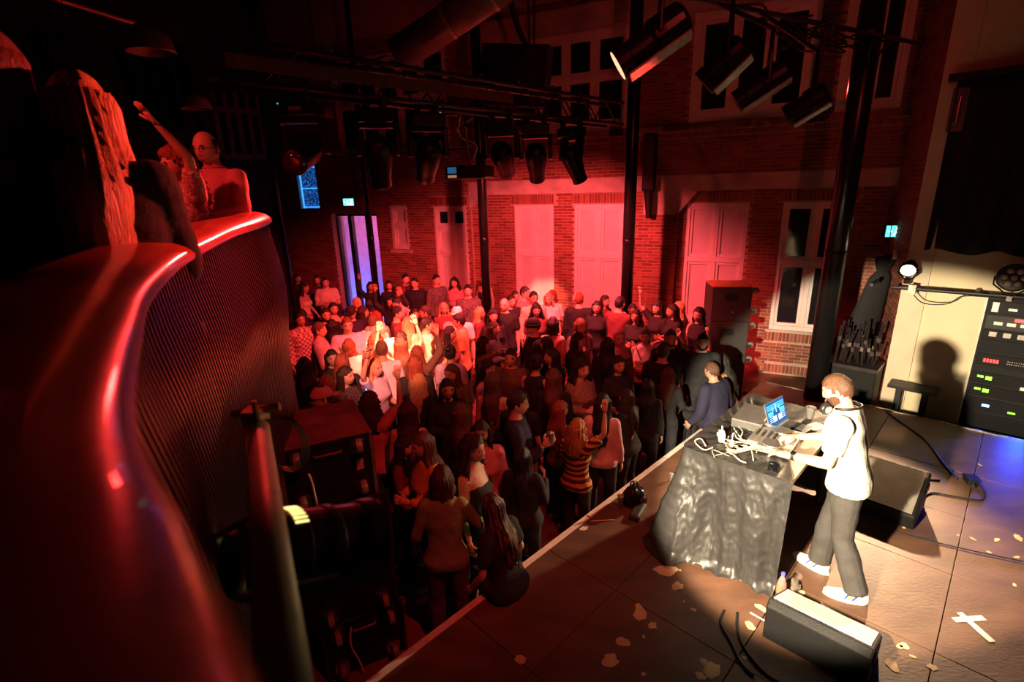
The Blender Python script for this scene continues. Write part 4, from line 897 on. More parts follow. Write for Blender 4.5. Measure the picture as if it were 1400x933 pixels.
LEAN = {'lean': 30, 'sit': 12, 'reach': 6, 'phone': 4, 'dj': 13, 'rail': 26, 'rail2': 24, 'wave': 16, 'clasp': 3}
def torso_prof(sex):
    if sex == 'm': return [(.84, .168, .112, 0), (.92, .168, .118, 0), (1.0, .155, .110, .005), (1.1, .150, .108, .01), (1.2, .165, .115, .012), (1.3, .180, .115, .01), (1.37, .182, .095, 0), (1.42, .135, .075, -.008), (1.455, .065, .060, -.012)]
    return [(.84, .168, .115, 0), (.92, .174, .122, -.005), (1.0, .140, .10, 0), (1.07, .126, .092, .005), (1.15, .132, .098, .012), (1.23, .145, .122, .025), (1.31, .148, .098, .01), (1.37, .150, .078, -.005), (1.42, .105, .064, -.012), (1.455, .055, .052, -.014)]
class Body:
    def __init__(s, sex, pose, lean=None, twist=0, hpitch=0, hyaw=0, legs='std'):
        s.sex, s.pose = sex, pose; s.th = R(LEAN.get(pose, 0) if lean is None else lean); s.tw = R(twist); s.hp, s.hy = R(hpitch), R(hyaw)
        s.legs = 'sit' if pose == 'sit' else legs
    def bend(s, p):
        p = np.asarray(p, float); w = np.clip((p[2]-.86)/.28, 0, 1); w = w*w*(3-2*w); t = s.th*w; y, z = p[1], p[2]-.93; c, n = math.cos(t), math.sin(t)
        q = V(p[0], y*c+z*n, .93+z*c-y*n); a = s.tw*w; return V(q[0]*math.cos(a)-q[1]*math.sin(a), q[0]*math.sin(a)+q[1]*math.cos(a), q[2])
    def bdir(s, d):
        d = nrm(d); c, n = math.cos(s.th), math.sin(s.th); q = V(d[0], d[1]*c+d[2]*n, d[2]*c-d[1]*n); return V(q[0]*math.cos(s.tw)-q[1]*math.sin(s.tw), q[0]*math.sin(s.tw)+q[1]*math.cos(s.tw), q[2])
    def torso(s, mb, z0, z1, infl, n=22, flare=0):
        pr = torso_prof(s.sex); zs = [p[0] for p in pr]; ks = [z for z in zs if z0 < z < z1]; ks = [z0]+ks+[z1]; rs = []
        for z in ks:
            rx, ry, cy = (np.interp(z, zs, [p[k] for p in pr]) for k in (1, 2, 3)); f = infl+flare*max(0, 1.0-z); ring = []
            for k in range(n):
                t = 2*math.pi*k/n; c, q = math.cos(t), math.sin(t); e = .85
                ring.append(Vector(s.bend((math.copysign(abs(c)**e, c)*(rx+f), cy+math.copysign(abs(q)**e, q)*(ry+f), z))))
            rs.append(ring)
        mb.rings(rs)
    def joints(s):
        sx = .165 if s.sex == 'm' else .142; J = {}
        for side, k in ((1, 0), (-1, 1)):
            u, f = ARMS[s.pose][k]; fl = V(side, 1, 1); u, f = s.bdir(nrm(u)*fl), s.bdir(nrm(f)*fl)
            sh = s.bend((side*sx, -.01, 1.375)); el = sh+u*.285; wr = el+f*.25; J[side] = (sh, el, wr, u, f)
        return J
    def legj(s, side):
        if s.legs == 'sit': return V(side*.085, 0, .9), V(side*.11, .43, .89), V(side*.12, .46, .47)
        if s.legs == 'step': return V(side*.085, 0, .9), V(side*.10, .06*side+.03, .49), V(side*.10, .14*side-.03, .085)
        return V(side*.085, 0, .9), V(side*.105, .025, .49), V(side*.12, -.01, .085)
    def arm(s, mb, side, r, infl=0, t0=0, t1=2, n=10):
        sh, el, wr, u, f = s.joints()[side]; k = (1.0 if s.sex == 'm' else .84)*r
        stops = [(0, .060), (.25, .054), (.6, .047), (.95, .041), (1.0, .041), (1.3, .041), (1.7, .032), (2.0, .027)]
        pts, rad = [], []
        tt = sorted({t0, t1, *[q[0] for q in stops if t0 < q[0] < t1]})
        for t in tt:
            p = sh+(el-sh)*t if t <= 1 else el+(wr-el)*(t-1); pts.append(Vector(p)); rad.append(float(np.interp(t, [q[0] for q in stops], [q[1] for q in stops]))*k+infl)
        mb.tube(pts, rad, n)
        if t0 == 0: mb.sphere(pts[0], .058*k+infl, 10, 8)
        if t1 > 1: mb.sphere(Vector(el), .041*k+infl, 8, 6)
    def leg(s, mb, side, infl=0, t1=2, n=12, wide=0):
        hp, kn, an = s.legj(side); stops = [(0, .092), (.3, .085), (.7, .064), (1, .054), (1.3, .056), (1.6, .045), (2, .036)]; pts, rad = [], []
        for t, r in stops:
            if t > t1: break
            p = hp+(kn-hp)*t if t <= 1 else kn+(an-kn)*(t-1); pts.append(Vector(p)); rad.append(r+infl+wide*max(0, t-1))
        mb.tube(pts, rad, n); mb.sphere(pts[0], rad[0], 10, 8)
        if t1 > 1: mb.sphere(Vector(kn), .055+infl, 8, 6)
    def headM(s):
        p = s.bend((0, -.005, 1.50)); d = s.bdir((0, .10, .085)); c = p+d*.0
        rot = Matrix.Rotation(s.tw+s.hy, 4, 'Z') @ Matrix.Rotation(-(s.th*.6+s.hp), 4, 'X')
        return Matrix.Translation(Vector(p)) @ rot @ Matrix.Translation((0, .018, .085))
    def core(s):
        mb = MB(); s.torso(mb, .84, 1.455, 0)
        p0, p1 = s.bend((0, -.015, 1.40)), np.array(s.headM() @ Vector((0, -.01, -.05))); r = .056 if s.sex == 'm' else .047; mb.tube([Vector(p0), Vector(p1)], [r*1.12, r], 12)
        for k in (-1, 1): s.arm(mb, k, 1); s.leg(mb, k)
        return mb
    def hands(s, mb, curl=None):
        for side in (1, -1):
            sh, el, wr, u, f = s.joints()[side]; c = curl[0 if side > 0 else 1] if curl else (.9 if s.pose in ('drink', 'phone', 'rail', 'rail2', 'dj') else .25 if s.pose in ('upr', 'upb', 'wave', 'reach') else .5)
            if s.pose in ('upr', 'upb', 'wave'): pn = s.bdir((0, 1, .1))
            elif s.pose in ('clasp', 'drink', 'phone'): pn = s.bdir((-side, .1, 0))
            elif s.pose in ('dj', 'rail', 'rail2', 'reach'): pn = s.bdir((0, .1, -1))
            else: pn = s.bdir((-side, .1, .05))
            pn = nrm(pn-f*(pn@f)); wd = nrm(np.cross(f, pn))          # across the knuckles
            if wd@s.bdir((side, 0, 0))*(1) < 0 and s.pose in ('upr', 'upb', 'wave'): pass
            th_side = -1 if (np.cross(f, pn)@V(0, 0, 1) < 0) else 1
            if s.pose in ('upr', 'upb', 'wave', 'dj', 'rail', 'reach'): th_side = 1 if wd@V(-side, 0, 0) > 0 else -1
            P = []; ks = 1.0 if s.sex == 'm' else .9
            for t, w, h in ((-.01, .026, .020), (.02, .034, .016), (.06, .040, .014), (.09, .040, .012)):
                c0_ = wr+f*t*ks; P.append([Vector(c0_+wd*w*ks*math.cos(a)+pn*h*ks*math.sin(a)) for a in np.linspace(0, 2*math.pi, 11)[:-1]])
            mb.rings(P)
            for o, L in ((.031, .072), (.0105, .081), (-.0105, .075), (-.031, .060)):
                b = wr+f*.085*ks+wd*th_side*o*ks; a = c*.7; sp = wd*th_side*o*(4.5*(1-c)); d1 = nrm(f*math.cos(a)+pn*math.sin(a)+sp); d2 = nrm(f*math.cos(a*2.1)+pn*math.sin(a*2.1)+sp); L_ = L*ks
                mb.tube([Vector(b), Vector(b+d1*L_*.5), Vector(b+d1*L_*.5+d2*L_*.5)], [.0098*ks, .0092*ks, .007*ks], 6)
            b = wr+f*.03*ks+wd*th_side*.030*ks; d1 = nrm(f*.75+wd*th_side*.75+pn*.25); d2 = nrm(f*1+wd*th_side*.25+pn*(.3+c*.5))
            mb.tube([Vector(b), Vector(b+d1*.035), Vector(b+d1*.035+d2*.033)], [.013*ks, .0115*ks, .008*ks], 6)
def head_surface(sex, nu=30, nv=22):
    rs = []
    for j in range(nv+1):
        v = math.pi*j/nv; zz = -math.cos(v); q = max(math.sin(v), 1e-3); row = []
        for i in range(nu):
            t = 2*math.pi*i/nu; x, y = q*math.cos(t), q*math.sin(t)
            X, Y, Z = .074*x, .096*y, .114*zz
            if zz < 0:
                w = -zz; X *= 1-.20*w*w-.10*w; 
                if y < 0: Y *= 1-.30*w
                else: Y *= 1-.04*w
            if y > 0: Y = Y*.93+.004; X *= 1+.02*y
            if y > .3:
                g = lambda cx, cz, sx, sz: math.exp(-((X-cx)/sx)**2-((Z-cz)/sz)**2)
                nz = max(0, min(1, (.028-Z)/.055)) if Z > -.034 else max(0, 1-(-.034-Z)/.010)
                Y += .022*nz*math.exp(-(X/.012)**2)
                Y -= .010*(g(.031, .006, .017, .013)+g(-.031, .006, .017, .013))
                Y += .006*(g(.031, .026, .026, .008)+g(-.031, .026, .026, .008)); Y += .006*g(0, -.056, .022, .007)+.005*g(0, -.069, .018, .006)-.004*g(0, -.062, .02, .003); Y += .008*g(0, -.096, .02, .016)
            if sex == 'm' and zz < -.3: X *= 1.05
            row.append(Vector((X, Y, Z)))
        rs.append(row)
    return rs
HS = {k: head_surface(k) for k in 'mf'}
def add_head(mb, M, sex, beard=False):
    S_ = HS[sex]; mb.rings([[M @ p for p in r] for r in S_])
    for k in (-1, 1):
        m2 = MB(M @ Matrix.Translation((k*.074, -.008, -.005)) @ Matrix.Rotation(k*.35, 4, 'Z')); m2.sphere((0, 0, 0), (.008, .018, .03), 8, 6); mb.add([Vector(p) for p in m2.v], m2.f)
    mb.cur = 1
    for k in (-1, 1):
        for (p, sz) in (((k*.031, .0755, .006), (.0135, .006, .0062)), ((k*.032, .0845, .026), (.021, .005, .0045))):
            m2 = MB(M @ Matrix.Translation(p)); m2.sphere((0, 0, 0), sz, 8, 5); mb.add([Vector(q) for q in m2.v], m2.f)
    if beard:
        m2 = MB(M); rs = []
        for zz, w in ((-.02, .96), (-.05, .985), (-.078, 1.0), (-.1, 1.0), (-.115, .8)):
            ring = []
            for i in range(13):
                t = R(-8+i*196/12); c, s_ = math.cos(t), math.sin(t); k = 1-.20*(zz/.114)**2-.1*abs(zz/.114); gap = .016 if (abs(c) < .42 and zz > -.078) else 0
                ring.append(Vector((.0775*c*k*w*math.sqrt(max(.05, 1-(zz/.125)**2))**.5, (.093*s_*math.sqrt(max(.1, 1-(zz/.13)**2))*1.0+.006)*w-gap-.004, zz)))
            rs.append(ring)
        m2.grid(rs); mb.add([Vector(q) for q in m2.v], m2.f)
    mb.cur = 2
    m2 = MB(M @ Matrix.Translation((0, .0865 if not beard else .093, -.062))); m2.sphere((0, 0, 0), (.022, .006, .0075), 10, 5); mb.add([Vector(q) for q in m2.v], m2.f); mb.cur = 0

def hair_mesh(style, sex, seed=0, L=None, tilt=0):
    """hair in head space (centre of the head at the origin)"""
    S_ = HS[sex]; nv = len(S_)-1; nu = len(S_[0]); rr = random.Random(seed); mb = MB()
    thick = {'short': 1.07, 'bob': 1.14, 'long': 1.12, 'curly': 1.2, 'bun': 1.07, 'thin': 1.02}[style]
    def m(x, y, z): return z > (.02+.60*y if y > 0 else .02+.55*y)-(0 if y > .2 else .06)
    keep = {}; vs = []; idx = {}
    def P(j, i):
        p = S_[j][i % nu]; n = p.normalized(); a = math.atan2(p.x, -p.y)
        st = .0035*math.sin(a*14+p.z*20) if style in ('long', 'bob') else (.016*(math.sin(a*7+p.z*85)*math.sin(a*11-p.z*60+seed)) if style == 'curly' else .002*math.sin(a*23+p.z*130))
        part = .010*math.exp(-(p.x/.007)**2) if (style in ('long', 'bob') and p.z > .05) else 0
        return p*(thick-.03*(style == 'long')+.03*max(0, p.z/.1))+n*(st-part)
    fs = []
    for j in range(nv):
        for i in range(nu):
            q = [S_[j][i], S_[j][(i+1) % nu], S_[j+1][(i+1) % nu], S_[j+1][i]]; c = sum(q, Vector())/4
            if m(c.x/.074, c.y/.096, c.z/.114): fs.append((j, i))
    for j, i in fs:
        f = []
        for (a, b) in ((j, i), (j, (i+1) % nu), (j+1, (i+1) % nu), (j+1, i)):
            if (a, b) not in idx: idx[(a, b)] = len(vs); vs.append(P(a, b))
            f.append(idx[(a, b)])
        mb.f.append(tuple(f)); mb.mi.append(0)
    mb.v = [tuple(p) for p in vs]
    # inner skin so the hair reads as a solid cap
    if style in ('long', 'bob', 'curly'):
        L = L or {'long': .40, 'bob': .13, 'curly': .26}[style]; n = 34; rows = 16; rs = []; sp = R(106); sst = lambda q: (lambda u: u*u*(3-2*u))(max(0, min(1, q)))
        for r in range(rows+1):
            t = r/rows; z = .06-(L+.06)*t; dz = max(0, -z); outer, inner = [], []
            for i in range(n):
                a = -sp+2*sp*i/(n-1); c, s_ = math.sin(a), -math.cos(a); w = sst((t-.2)/.5)
                if style == 'long': hx = .091+.028*sst((dz-.04)/.18)-.05*sst((dz-.2)/(L-.1)); hb = .104+.058*sst((dz-.07)/.16)-.01*sst((dz-.3)/.3); hf = .104
                elif style == 'curly': hx, hb, hf = .098+.045*w, .12+.03*w, .115
                else: hx, hb, hf = .093+.004*w, .108-.006*w, .104
                bx, by = hx*c, (hb if s_ < 0 else hf)*s_-.004; d = math.hypot(bx, by)
                k = .007*math.sin(a*19+seed)+.005*math.sin(a*37+t*6+seed*2)+.006*math.sin(t*11+a*2.5+seed)*w
                if style == 'curly': k = .02*math.sin(a*9+t*26+seed)*math.sin(a*6-t*21)+.012*math.sin(a*23+t*44)
                th = (.026+.02*w)*(1-.8*max(0, (t-.75)/.25)) if style != 'bob' else .022
                rag = (.05*math.sin(a*7+seed)+.035*math.sin(a*15+1.3*seed)+.07*(math.cos(a*.8)-.6))*t**3*(1 if style == 'long' else .35)
                up_ = math.sqrt(max(.1, 1-(max(0, z)/.118)**2)); bx *= up_; by = by*up_-tilt*max(0, dz-.05)
                outer.append(Vector((bx*(1+k/d), by*(1+k/d), z-rag))); inner.append(Vector((bx*(1-th/d), by*(1-th/d), z-rag*.7)))
            rs.append(outer+inner[::-1])
        mb.rings(rs)
    if style == 'bun': m2 = MB(); m2.sphere((0, -.085, .085), (.042, .04, .04), 12, 8); mb.add(m2.v, m2.f)
    return mb
def cap_mesh(kind):
    mb = MB(); S_ = HS['m']; nv = len(S_)-1
    lo = {'cap': .03, 'capb': .02, 'beanie': .015}[kind]; k = 1.13 if kind != 'beanie' else 1.17
    rs = []
    for z in np.linspace(lo, .112, 9):
        q = math.sqrt(max(0.02, 1-(z/.125)**2)); rs.append([Vector((.074*k*1.02*q*math.cos(t), .096*k*q*math.sin(t), z+(.012 if kind == 'beanie' else .006)+.0)) for t in np.linspace(0, 2*math.pi, 25)[:-1]])
    mb.rings(rs)
    if kind != 'beanie':
        s_ = 1 if kind == 'cap' else -1; ps = [(.07*math.cos(t), s_*(.085+.085*math.sin(t)), lo+.004-.012*math.sin(t)) for t in np.linspace(0, math.pi, 10)]; mb.prism(ps, (0, 0, .006))
    else: mb.rings([[Vector((.089*math.cos(t), .114*math.sin(t), z)) for t in np.linspace(0, 2*math.pi, 25)[:-1]] for z in (lo-.005, lo+.035)])
    return mb
def hijab_mesh():
    mb = MB(); rs = []
    for z in np.linspace(-.26, .135, 18):
        t = (z+.26)/.395; rx = .092*math.sqrt(max(.03, 1-(max(0, z-.0)/.14)**2)) if z > 0 else .092+.075*max(0, (-z-.09)/.17)**1.3; ry = rx*1.22; ring = []
        for a in np.linspace(0, 2*math.pi, 29)[:-1]:
            x, y = rx*math.cos(a), ry*math.sin(a)-.005
            if math.sin(a) > .55 and -.10 < z < .075: y = min(y, .05)
            ring.append(Vector((x, y, z+.004*math.sin(a*6+z*40))))
        rs.append(ring)
    mb.rings(rs); return mb
def shoe_mesh(high=.0):
    mb = MB(); rs = []
    for y, w, h in ((-.095, .026, .06), (-.085, .035, .085), (-.03, .036, .088), (.03, .040, .07), (.09, .046, .052), (.14, .043, .042), (.165, .028, .032)):
        rs.append([Vector((w*math.cos(a), y, (h/2)+(h/2)*math.sin(a) if math.sin(a) > -.5 else 0.0)) for a in np.linspace(0, 2*math.pi, 15)[:-1]])
    mb.rings(rs); return mb
# ---- batch voxel fusing: one continuous surface per body and per garment
JOBS = {}
def fuse_request(key, fn, voxel, sm=4):
    if key not in JOBS: JOBS[key] = [fn, voxel, sm, None]
def run_jobs():
    tmp = []
    for key, job in JOBS.items():
        if job[3] is not None: continue
        mb = job[0](); me = bpy.data.meshes.new('t'); me.from_pydata(mb.v, [], mb.f); o = bpy.data.objects.new('t', me); COL.objects.link(o)
        m_ = o.modifiers.new('r', 'REMESH'); m_.mode = 'VOXEL'; m_.voxel_size = job[1]; m_.use_smooth_shade = True
        if job[2]: m2 = o.modifiers.new('s', 'SMOOTH'); m2.iterations = job[2]; m2.factor = .5
        tmp.append((job, o))
    dg = bpy.context.evaluated_depsgraph_get(); dg.update()
    for job, o in tmp:
        e = o.evaluated_get(dg).data; n = len(e.vertices); co = np.empty(n*3, np.float32); e.vertices.foreach_get('co', co); no = np.empty(n*3, np.float32); e.vertices.foreach_get('normal', no)
        L = np.empty(len(e.loops), np.int32); e.loops.foreach_get('vertex_index', L); job[3] = (co.reshape(-1, 3), no.reshape(-1, 3), L.reshape(-1, 4))
    for job, o in tmp: me = o.data; bpy.data.objects.remove(o); bpy.data.meshes.remove(me)
def mesh_from(name, co, faces, mats, mi=None, smooth=True):
    me = bpy.data.meshes.new(name); me.from_pydata(co.tolist() if hasattr(co, 'tolist') else co, [], faces.tolist() if hasattr(faces, 'tolist') else faces)
    for m_ in mats: me.materials.append(m_)
    if mi is not None: me.polygons.foreach_set('material_index', mi)
    if smooth: me.polygons.foreach_set('use_smooth', [True]*len(me.polygons))
    me.update(); return me
MESH = {}
def body_mesh(key, B, beard, voxel, curl=None):
    k = ('body', key, beard)
    if k in MESH: return MESH[k]
    co, no, fc = JOBS[('core',)+key][3]; mb = MB(); add_head(mb, B.headM(), B.sex, beard); B.hands(mb, curl); n = len(co)
    vs = co.tolist()+[tuple(p) for p in mb.v]; fs = fc.tolist()+[tuple(i+n for i in f) for f in mb.f]; mi = [0]*len(fc)+mb.mi
    MESH[k] = mesh_from('person', vs, fs, [None, None, None], mi); return MESH[k]
def folds(co, no, amp, seed):
    x, y, z = co[:, 0], co[:, 1], co[:, 2]; ph = seed*1.7
    d = np.sin(38*z+11*x+6*np.sin(9*x+ph)+ph)*.5+np.sin(21*z-26*x+8*y+ph*2)*.5+np.abs(np.sin(14*x+17*z+5*np.sin(7*z+ph)))*.6-.3
    k = np.clip((z-z.min())/.06, 0, 1); return co+no*(d*amp*k)[:, None]
def garment_mesh(name, key, amp, seed=0):
    k = ('g', name)+key
    if k not in MESH:
        co, no, fc = JOBS[key][3]; MESH[k] = mesh_from(name, folds(co, no, amp, seed), fc, [None])
    return MESH[k]
def top_fn(B, kind):
    def f():
        mb = MB(); inf = {'T': .016, 'L': .015, 'J': .028, 'K': .010, 'S': .012, 'D': .011}[kind]
        if kind == 'K': B.torso(mb, .90, 1.30, inf)
        elif kind == 'D': B.torso(mb, .84, 1.30, inf)
        else: B.torso(mb, .855 if kind in 'TLJ' else .88, 1.452, inf, flare=.12 if kind in 'TJ' else .05)
        if kind in 'KD':
            for sx in (-.075, .075): mb.tube([Vector(B.bend((sx, .085, 1.28))), Vector(B.bend((sx*1.1, .055, 1.38))), Vector(B.bend((sx*1.1, -.01, 1.425))), Vector(B.bend((sx, -.08, 1.34))), Vector(B.bend((sx, -.085, 1.27)))], .012, 6)
        if kind == 'D' and B.legs != 'sit': mb.rings([[Vector((r*math.cos(a), r*.75*math.sin(a), z)) for a in np.linspace(0, 2*math.pi, 25)[:-1]] for r, z in ((.185, .93), (.2, .8), (.23, .55), (.235, .5))])
        if kind in 'TLJ':
            t1 = {'T': .72, 'L': 1.93, 'J': 1.95}[kind]
            for k in (-1, 1): B.arm(mb, k, 1.0, inf+(.006 if kind == 'T' else 0), 0, t1, 12)
        return mb
    return f
def trouser_fn(B, wide):
    def f():
        mb = MB(); B.torso(mb, .83, 1.0, .010)
        for k in (-1, 1): B.leg(mb, k, .016, 2, 12, wide)
        return mb
    return f
# ---- colours
SKIN = [(.62, .36, .25), (.55, .31, .21), (.68, .42, .31), (.42, .23, .15)]
HAIRC = {'bk': (.018, .013, .012), 'dk': (.035, .02, .015), 'dr': (.06, .022, .016), 'br': (.12, .055, .03), 'bl': (.55, .32, .15), 'au': (.26, .065, .03), 'gy': (.35, .3, .27), 'go': (.42, .22, .07), 'st': (.045, .03, .022), 'pk': (.6, .32, .3), 'wh': (.8, .78, .75), 'rd': (.45, .16, .16)}
CLOTH = {'bk': (.014, .013, .015), 'wh': (.8, .76, .72), 'pw': (.72, .55, .52), 'pk': (.62, .22, .25), 'gy': (.42, .36, .36), 'nv': (.022, .02, .055), 'ye': (.62, .30, .05), 'gn': (.19, .22, .09), 'br': (.14, .075, .05), 'rd': (.16, .035, .04), 'li': (.6, .48, .66), 'cr': (.72, .6, .42), 'be': (.48, .27, .13), 'or': (.6, .24, .1), 'dk': (.06, .03, .03), 'ps': (.75, .5, .5), 'wl': (.72, .62, .74)}
def pattern_mat(name, c1, c2, scale, kind='wave', dist=6.0):
    if name in MATS: return MATS[name]
    m_ = mat(name, c1, .8, 0, 0, bump=.2, bscale=60); nt = m_.node_tree; b = nt.nodes['Principled BSDF']
    if kind == 'wave':
        t = nt.nodes.new('ShaderNodeTexWave'); t.bands_direction = 'Z'; t.inputs['Scale'].default_value = scale; t.inputs['Distortion'].default_value = dist; t.inputs['Detail'].default_value = 1
    elif kind == 'check':
        t = nt.nodes.new('ShaderNodeTexChecker'); t.inputs['Scale'].default_value = scale
    else:
        t = nt.nodes.new('ShaderNodeTexNoise'); t.inputs['Scale'].default_value = scale; t.inputs['Detail'].default_value = 3
    nt.links.new(nt.nodes['Mapping'].outputs[0], t.inputs['Vector']); r = nt.nodes.new('ShaderNodeValToRGB'); r.color_ramp.elements[0].position = .44; r.color_ramp.elements[1].position = .56
    r.color_ramp.elements[0].color = (*c1, 1); r.color_ramp.elements[1].color = (*c2, 1); nt.links.new(t.outputs['Fac'], r.inputs[0]); nt.links.new(r.outputs[0], b.inputs['Base Color']); return m_
def cloth_mat(c):
    if c == 'pl': return pattern_mat('plaid_cotton', (.55, .5, .48), (.25, .06, .06), 26, 'check')
    if c == 'pt': return pattern_mat('spotted_fabric', (.03, .02, .025), (.22, .17, .17), 75, 'noise')
    if c == 'ts': return pattern_mat('tiger_stripe', (.05, .02, .015), (.62, .27, .06), 4.2, 'wave', 5)
    if c == 'st': return pattern_mat('side_striped', (.015, .014, .016), (.6, .5, .5), .9, 'wave', .5)
    if c == 'ch': return pattern_mat('brown_check', (.26, .13, .10), (.38, .2, .15), 30, 'check')
    return mat('cloth_'+c, CLOTH[c], .85, 0, .14, 7, .25, 55)
def streak_mat():
    if 'streaked_hair' in MATS: return MATS['streaked_hair']
    m_ = mat('streaked_hair', (.06, .04, .028), .42, 0, .95, 9, .5, 55, stretch=(5, 5, .35), spec=.4); r = [q for q in m_.node_tree.nodes if q.type == 'VALTORGB'][0].color_ramp
    r.elements[0].color = (.02, .014, .011, 1); r.elements[0].position = .45; r.elements[1].color = (.24, .15, .09, 1); return m_
def hair_mat(c):
    if c == 'st': return streak_mat()
    m_ = mat('hair_'+c, HAIRC[c], .42, 0, .4, 30, .5, 55, stretch=(4, 4, .5), spec=.4); return m_
M_eye = mat('dark_eye', (.012, .008, .007), .3); M_lip = mat('lip', (.40, .12, .10), .5); M_shoe = mat('dark_shoe', (.02, .018, .018), .5); M_shoew = mat('white_shoe', (.75, .72, .68), .5)
def setm(o, mats):
    for sl, m_ in zip(o.material_slots, mats): sl.link = 'OBJECT'; sl.material = m_
    return o
def child(name, me, parent, mats, Mloc=None):
    o = bpy.data.objects.new(name, me); COL.objects.link(o); o.parent = parent
    if Mloc is not None: o.matrix_local = Mloc
    return setm(o, mats)
def person(B, key, pos, heading, height, label, top, topc, hair, hairc, skin=0, bottom='j', beard=False, group=None, vox=.016, hairL=None, bottomc=None, shoes=True, seed=0, curl=None, cat='person'):
    sc = height/1.70; h = nrm(np.array([heading[0], heading[1], 0]))
    M = Matrix(((h[1], h[0], 0, pos[0]), (-h[0], h[1], 0, pos[1]), (0, 0, 1, pos[2]), (0, 0, 0, 1))) @ Matrix.Scale(sc, 4)
    sk = mat('skin_%d' % skin, SKIN[skin], .5, 0, .06, 14, .05, 90)
    o = bpy.data.objects.new('person', body_mesh(key, B, beard, vox, curl)); COL.objects.link(o); setm(o, [sk, hair_mat(hairc) if beard else M_eye, M_lip])
    o.matrix_world = M; tag(o, label, cat, group)
    t = child('top', garment_mesh('top', ('top', top)+key, .0035, seed), o, [cloth_mat(topc)])
    if bottom: child('trousers', garment_mesh('trousers', ('leg', B.sex, B.legs, 'w' if bottom == 'w' else 'n')+((B.th,) if key[0] == 'hero' else ()), .003), o, [mat('denim_'+(bottomc or 'dk'), {'dk': (.02, .019, .024), 'vi': (.09, .05, .11), 'gy': (.055, .05, .048), 'wh': (.6, .5, .48), 'bl': (.05, .06, .1)}[bottomc or 'dk'], .8, 0, .2, 9, .2, 40)])
    HM = B.headM()
    if hair in ('short', 'bob', 'long', 'curly', 'bun'):
        tl = round(math.tan(B.th*.4-B.hp*.6+.06), 2) if (hair == 'long' and B.th > .15) else 0; k = ('hair', hair, B.sex, hairL, seed % 3, tl)
        if k not in MESH: MESH[k] = hair_mesh(hair, B.sex, seed % 3, hairL, tl).mesh('hair', [None], True)
        child('hair', MESH[k], o, [hair_mat(hairc)], HM)
    elif hair in ('cap', 'capb', 'beanie'):
        for nm, st_ in (('hair', 'short'), ('cap' if hair != 'beanie' else 'beanie', hair)):
            k = ('hair', st_, B.sex)
            if k not in MESH: MESH[k] = (hair_mesh('short', B.sex) if st_ == 'short' else cap_mesh(st_)).mesh(nm, [None], True)
            child(nm, MESH[k], o, [hair_mat('dk') if nm == 'hair' else mat('capcloth_'+hairc, HAIRC[hairc], .8)], HM)
    elif hair == 'hijab':
        if 'hijab' not in MESH: MESH['hijab'] = hijab_mesh().mesh('headscarf', [None], True)
        child('headscarf', MESH['hijab'], o, [mat('scarf_'+hairc, HAIRC[hairc], .8, bump=.3)], HM)
    if shoes:
        if 'shoe' not in MESH: MESH['shoe'] = shoe_mesh().mesh('shoe', [None], True)
        for sd in (-1, 1):
            an = B.legj(sd)[2]; child('shoe', MESH['shoe'], o, [M_shoe if seed % 4 else M_shoew], Matrix.Translation((an[0], an[1]+.02, an[2]-.085)) @ Matrix.Rotation(-sd*.15, 4, 'Z'))
    return o
def request(B, key, top, bottom, vox):
    fuse_request(('core',)+key, B.core, vox); fuse_request(('top', top)+key, top_fn(B, top), vox*.95, 3)
    if bottom: fuse_request(('leg', B.sex, B.legs, 'w' if bottom == 'w' else 'n')+((B.th,) if key[0] == 'hero' else ()), trouser_fn(B, .03 if bottom == 'w' else .006), vox*.95, 3)
def facing(pos, ang):
    v = nrm(np.array([pos[0], pos[1]])); r = np.array([v[1], -v[0]]); a = R(ang); return -v*math.cos(a)+r*math.sin(a)
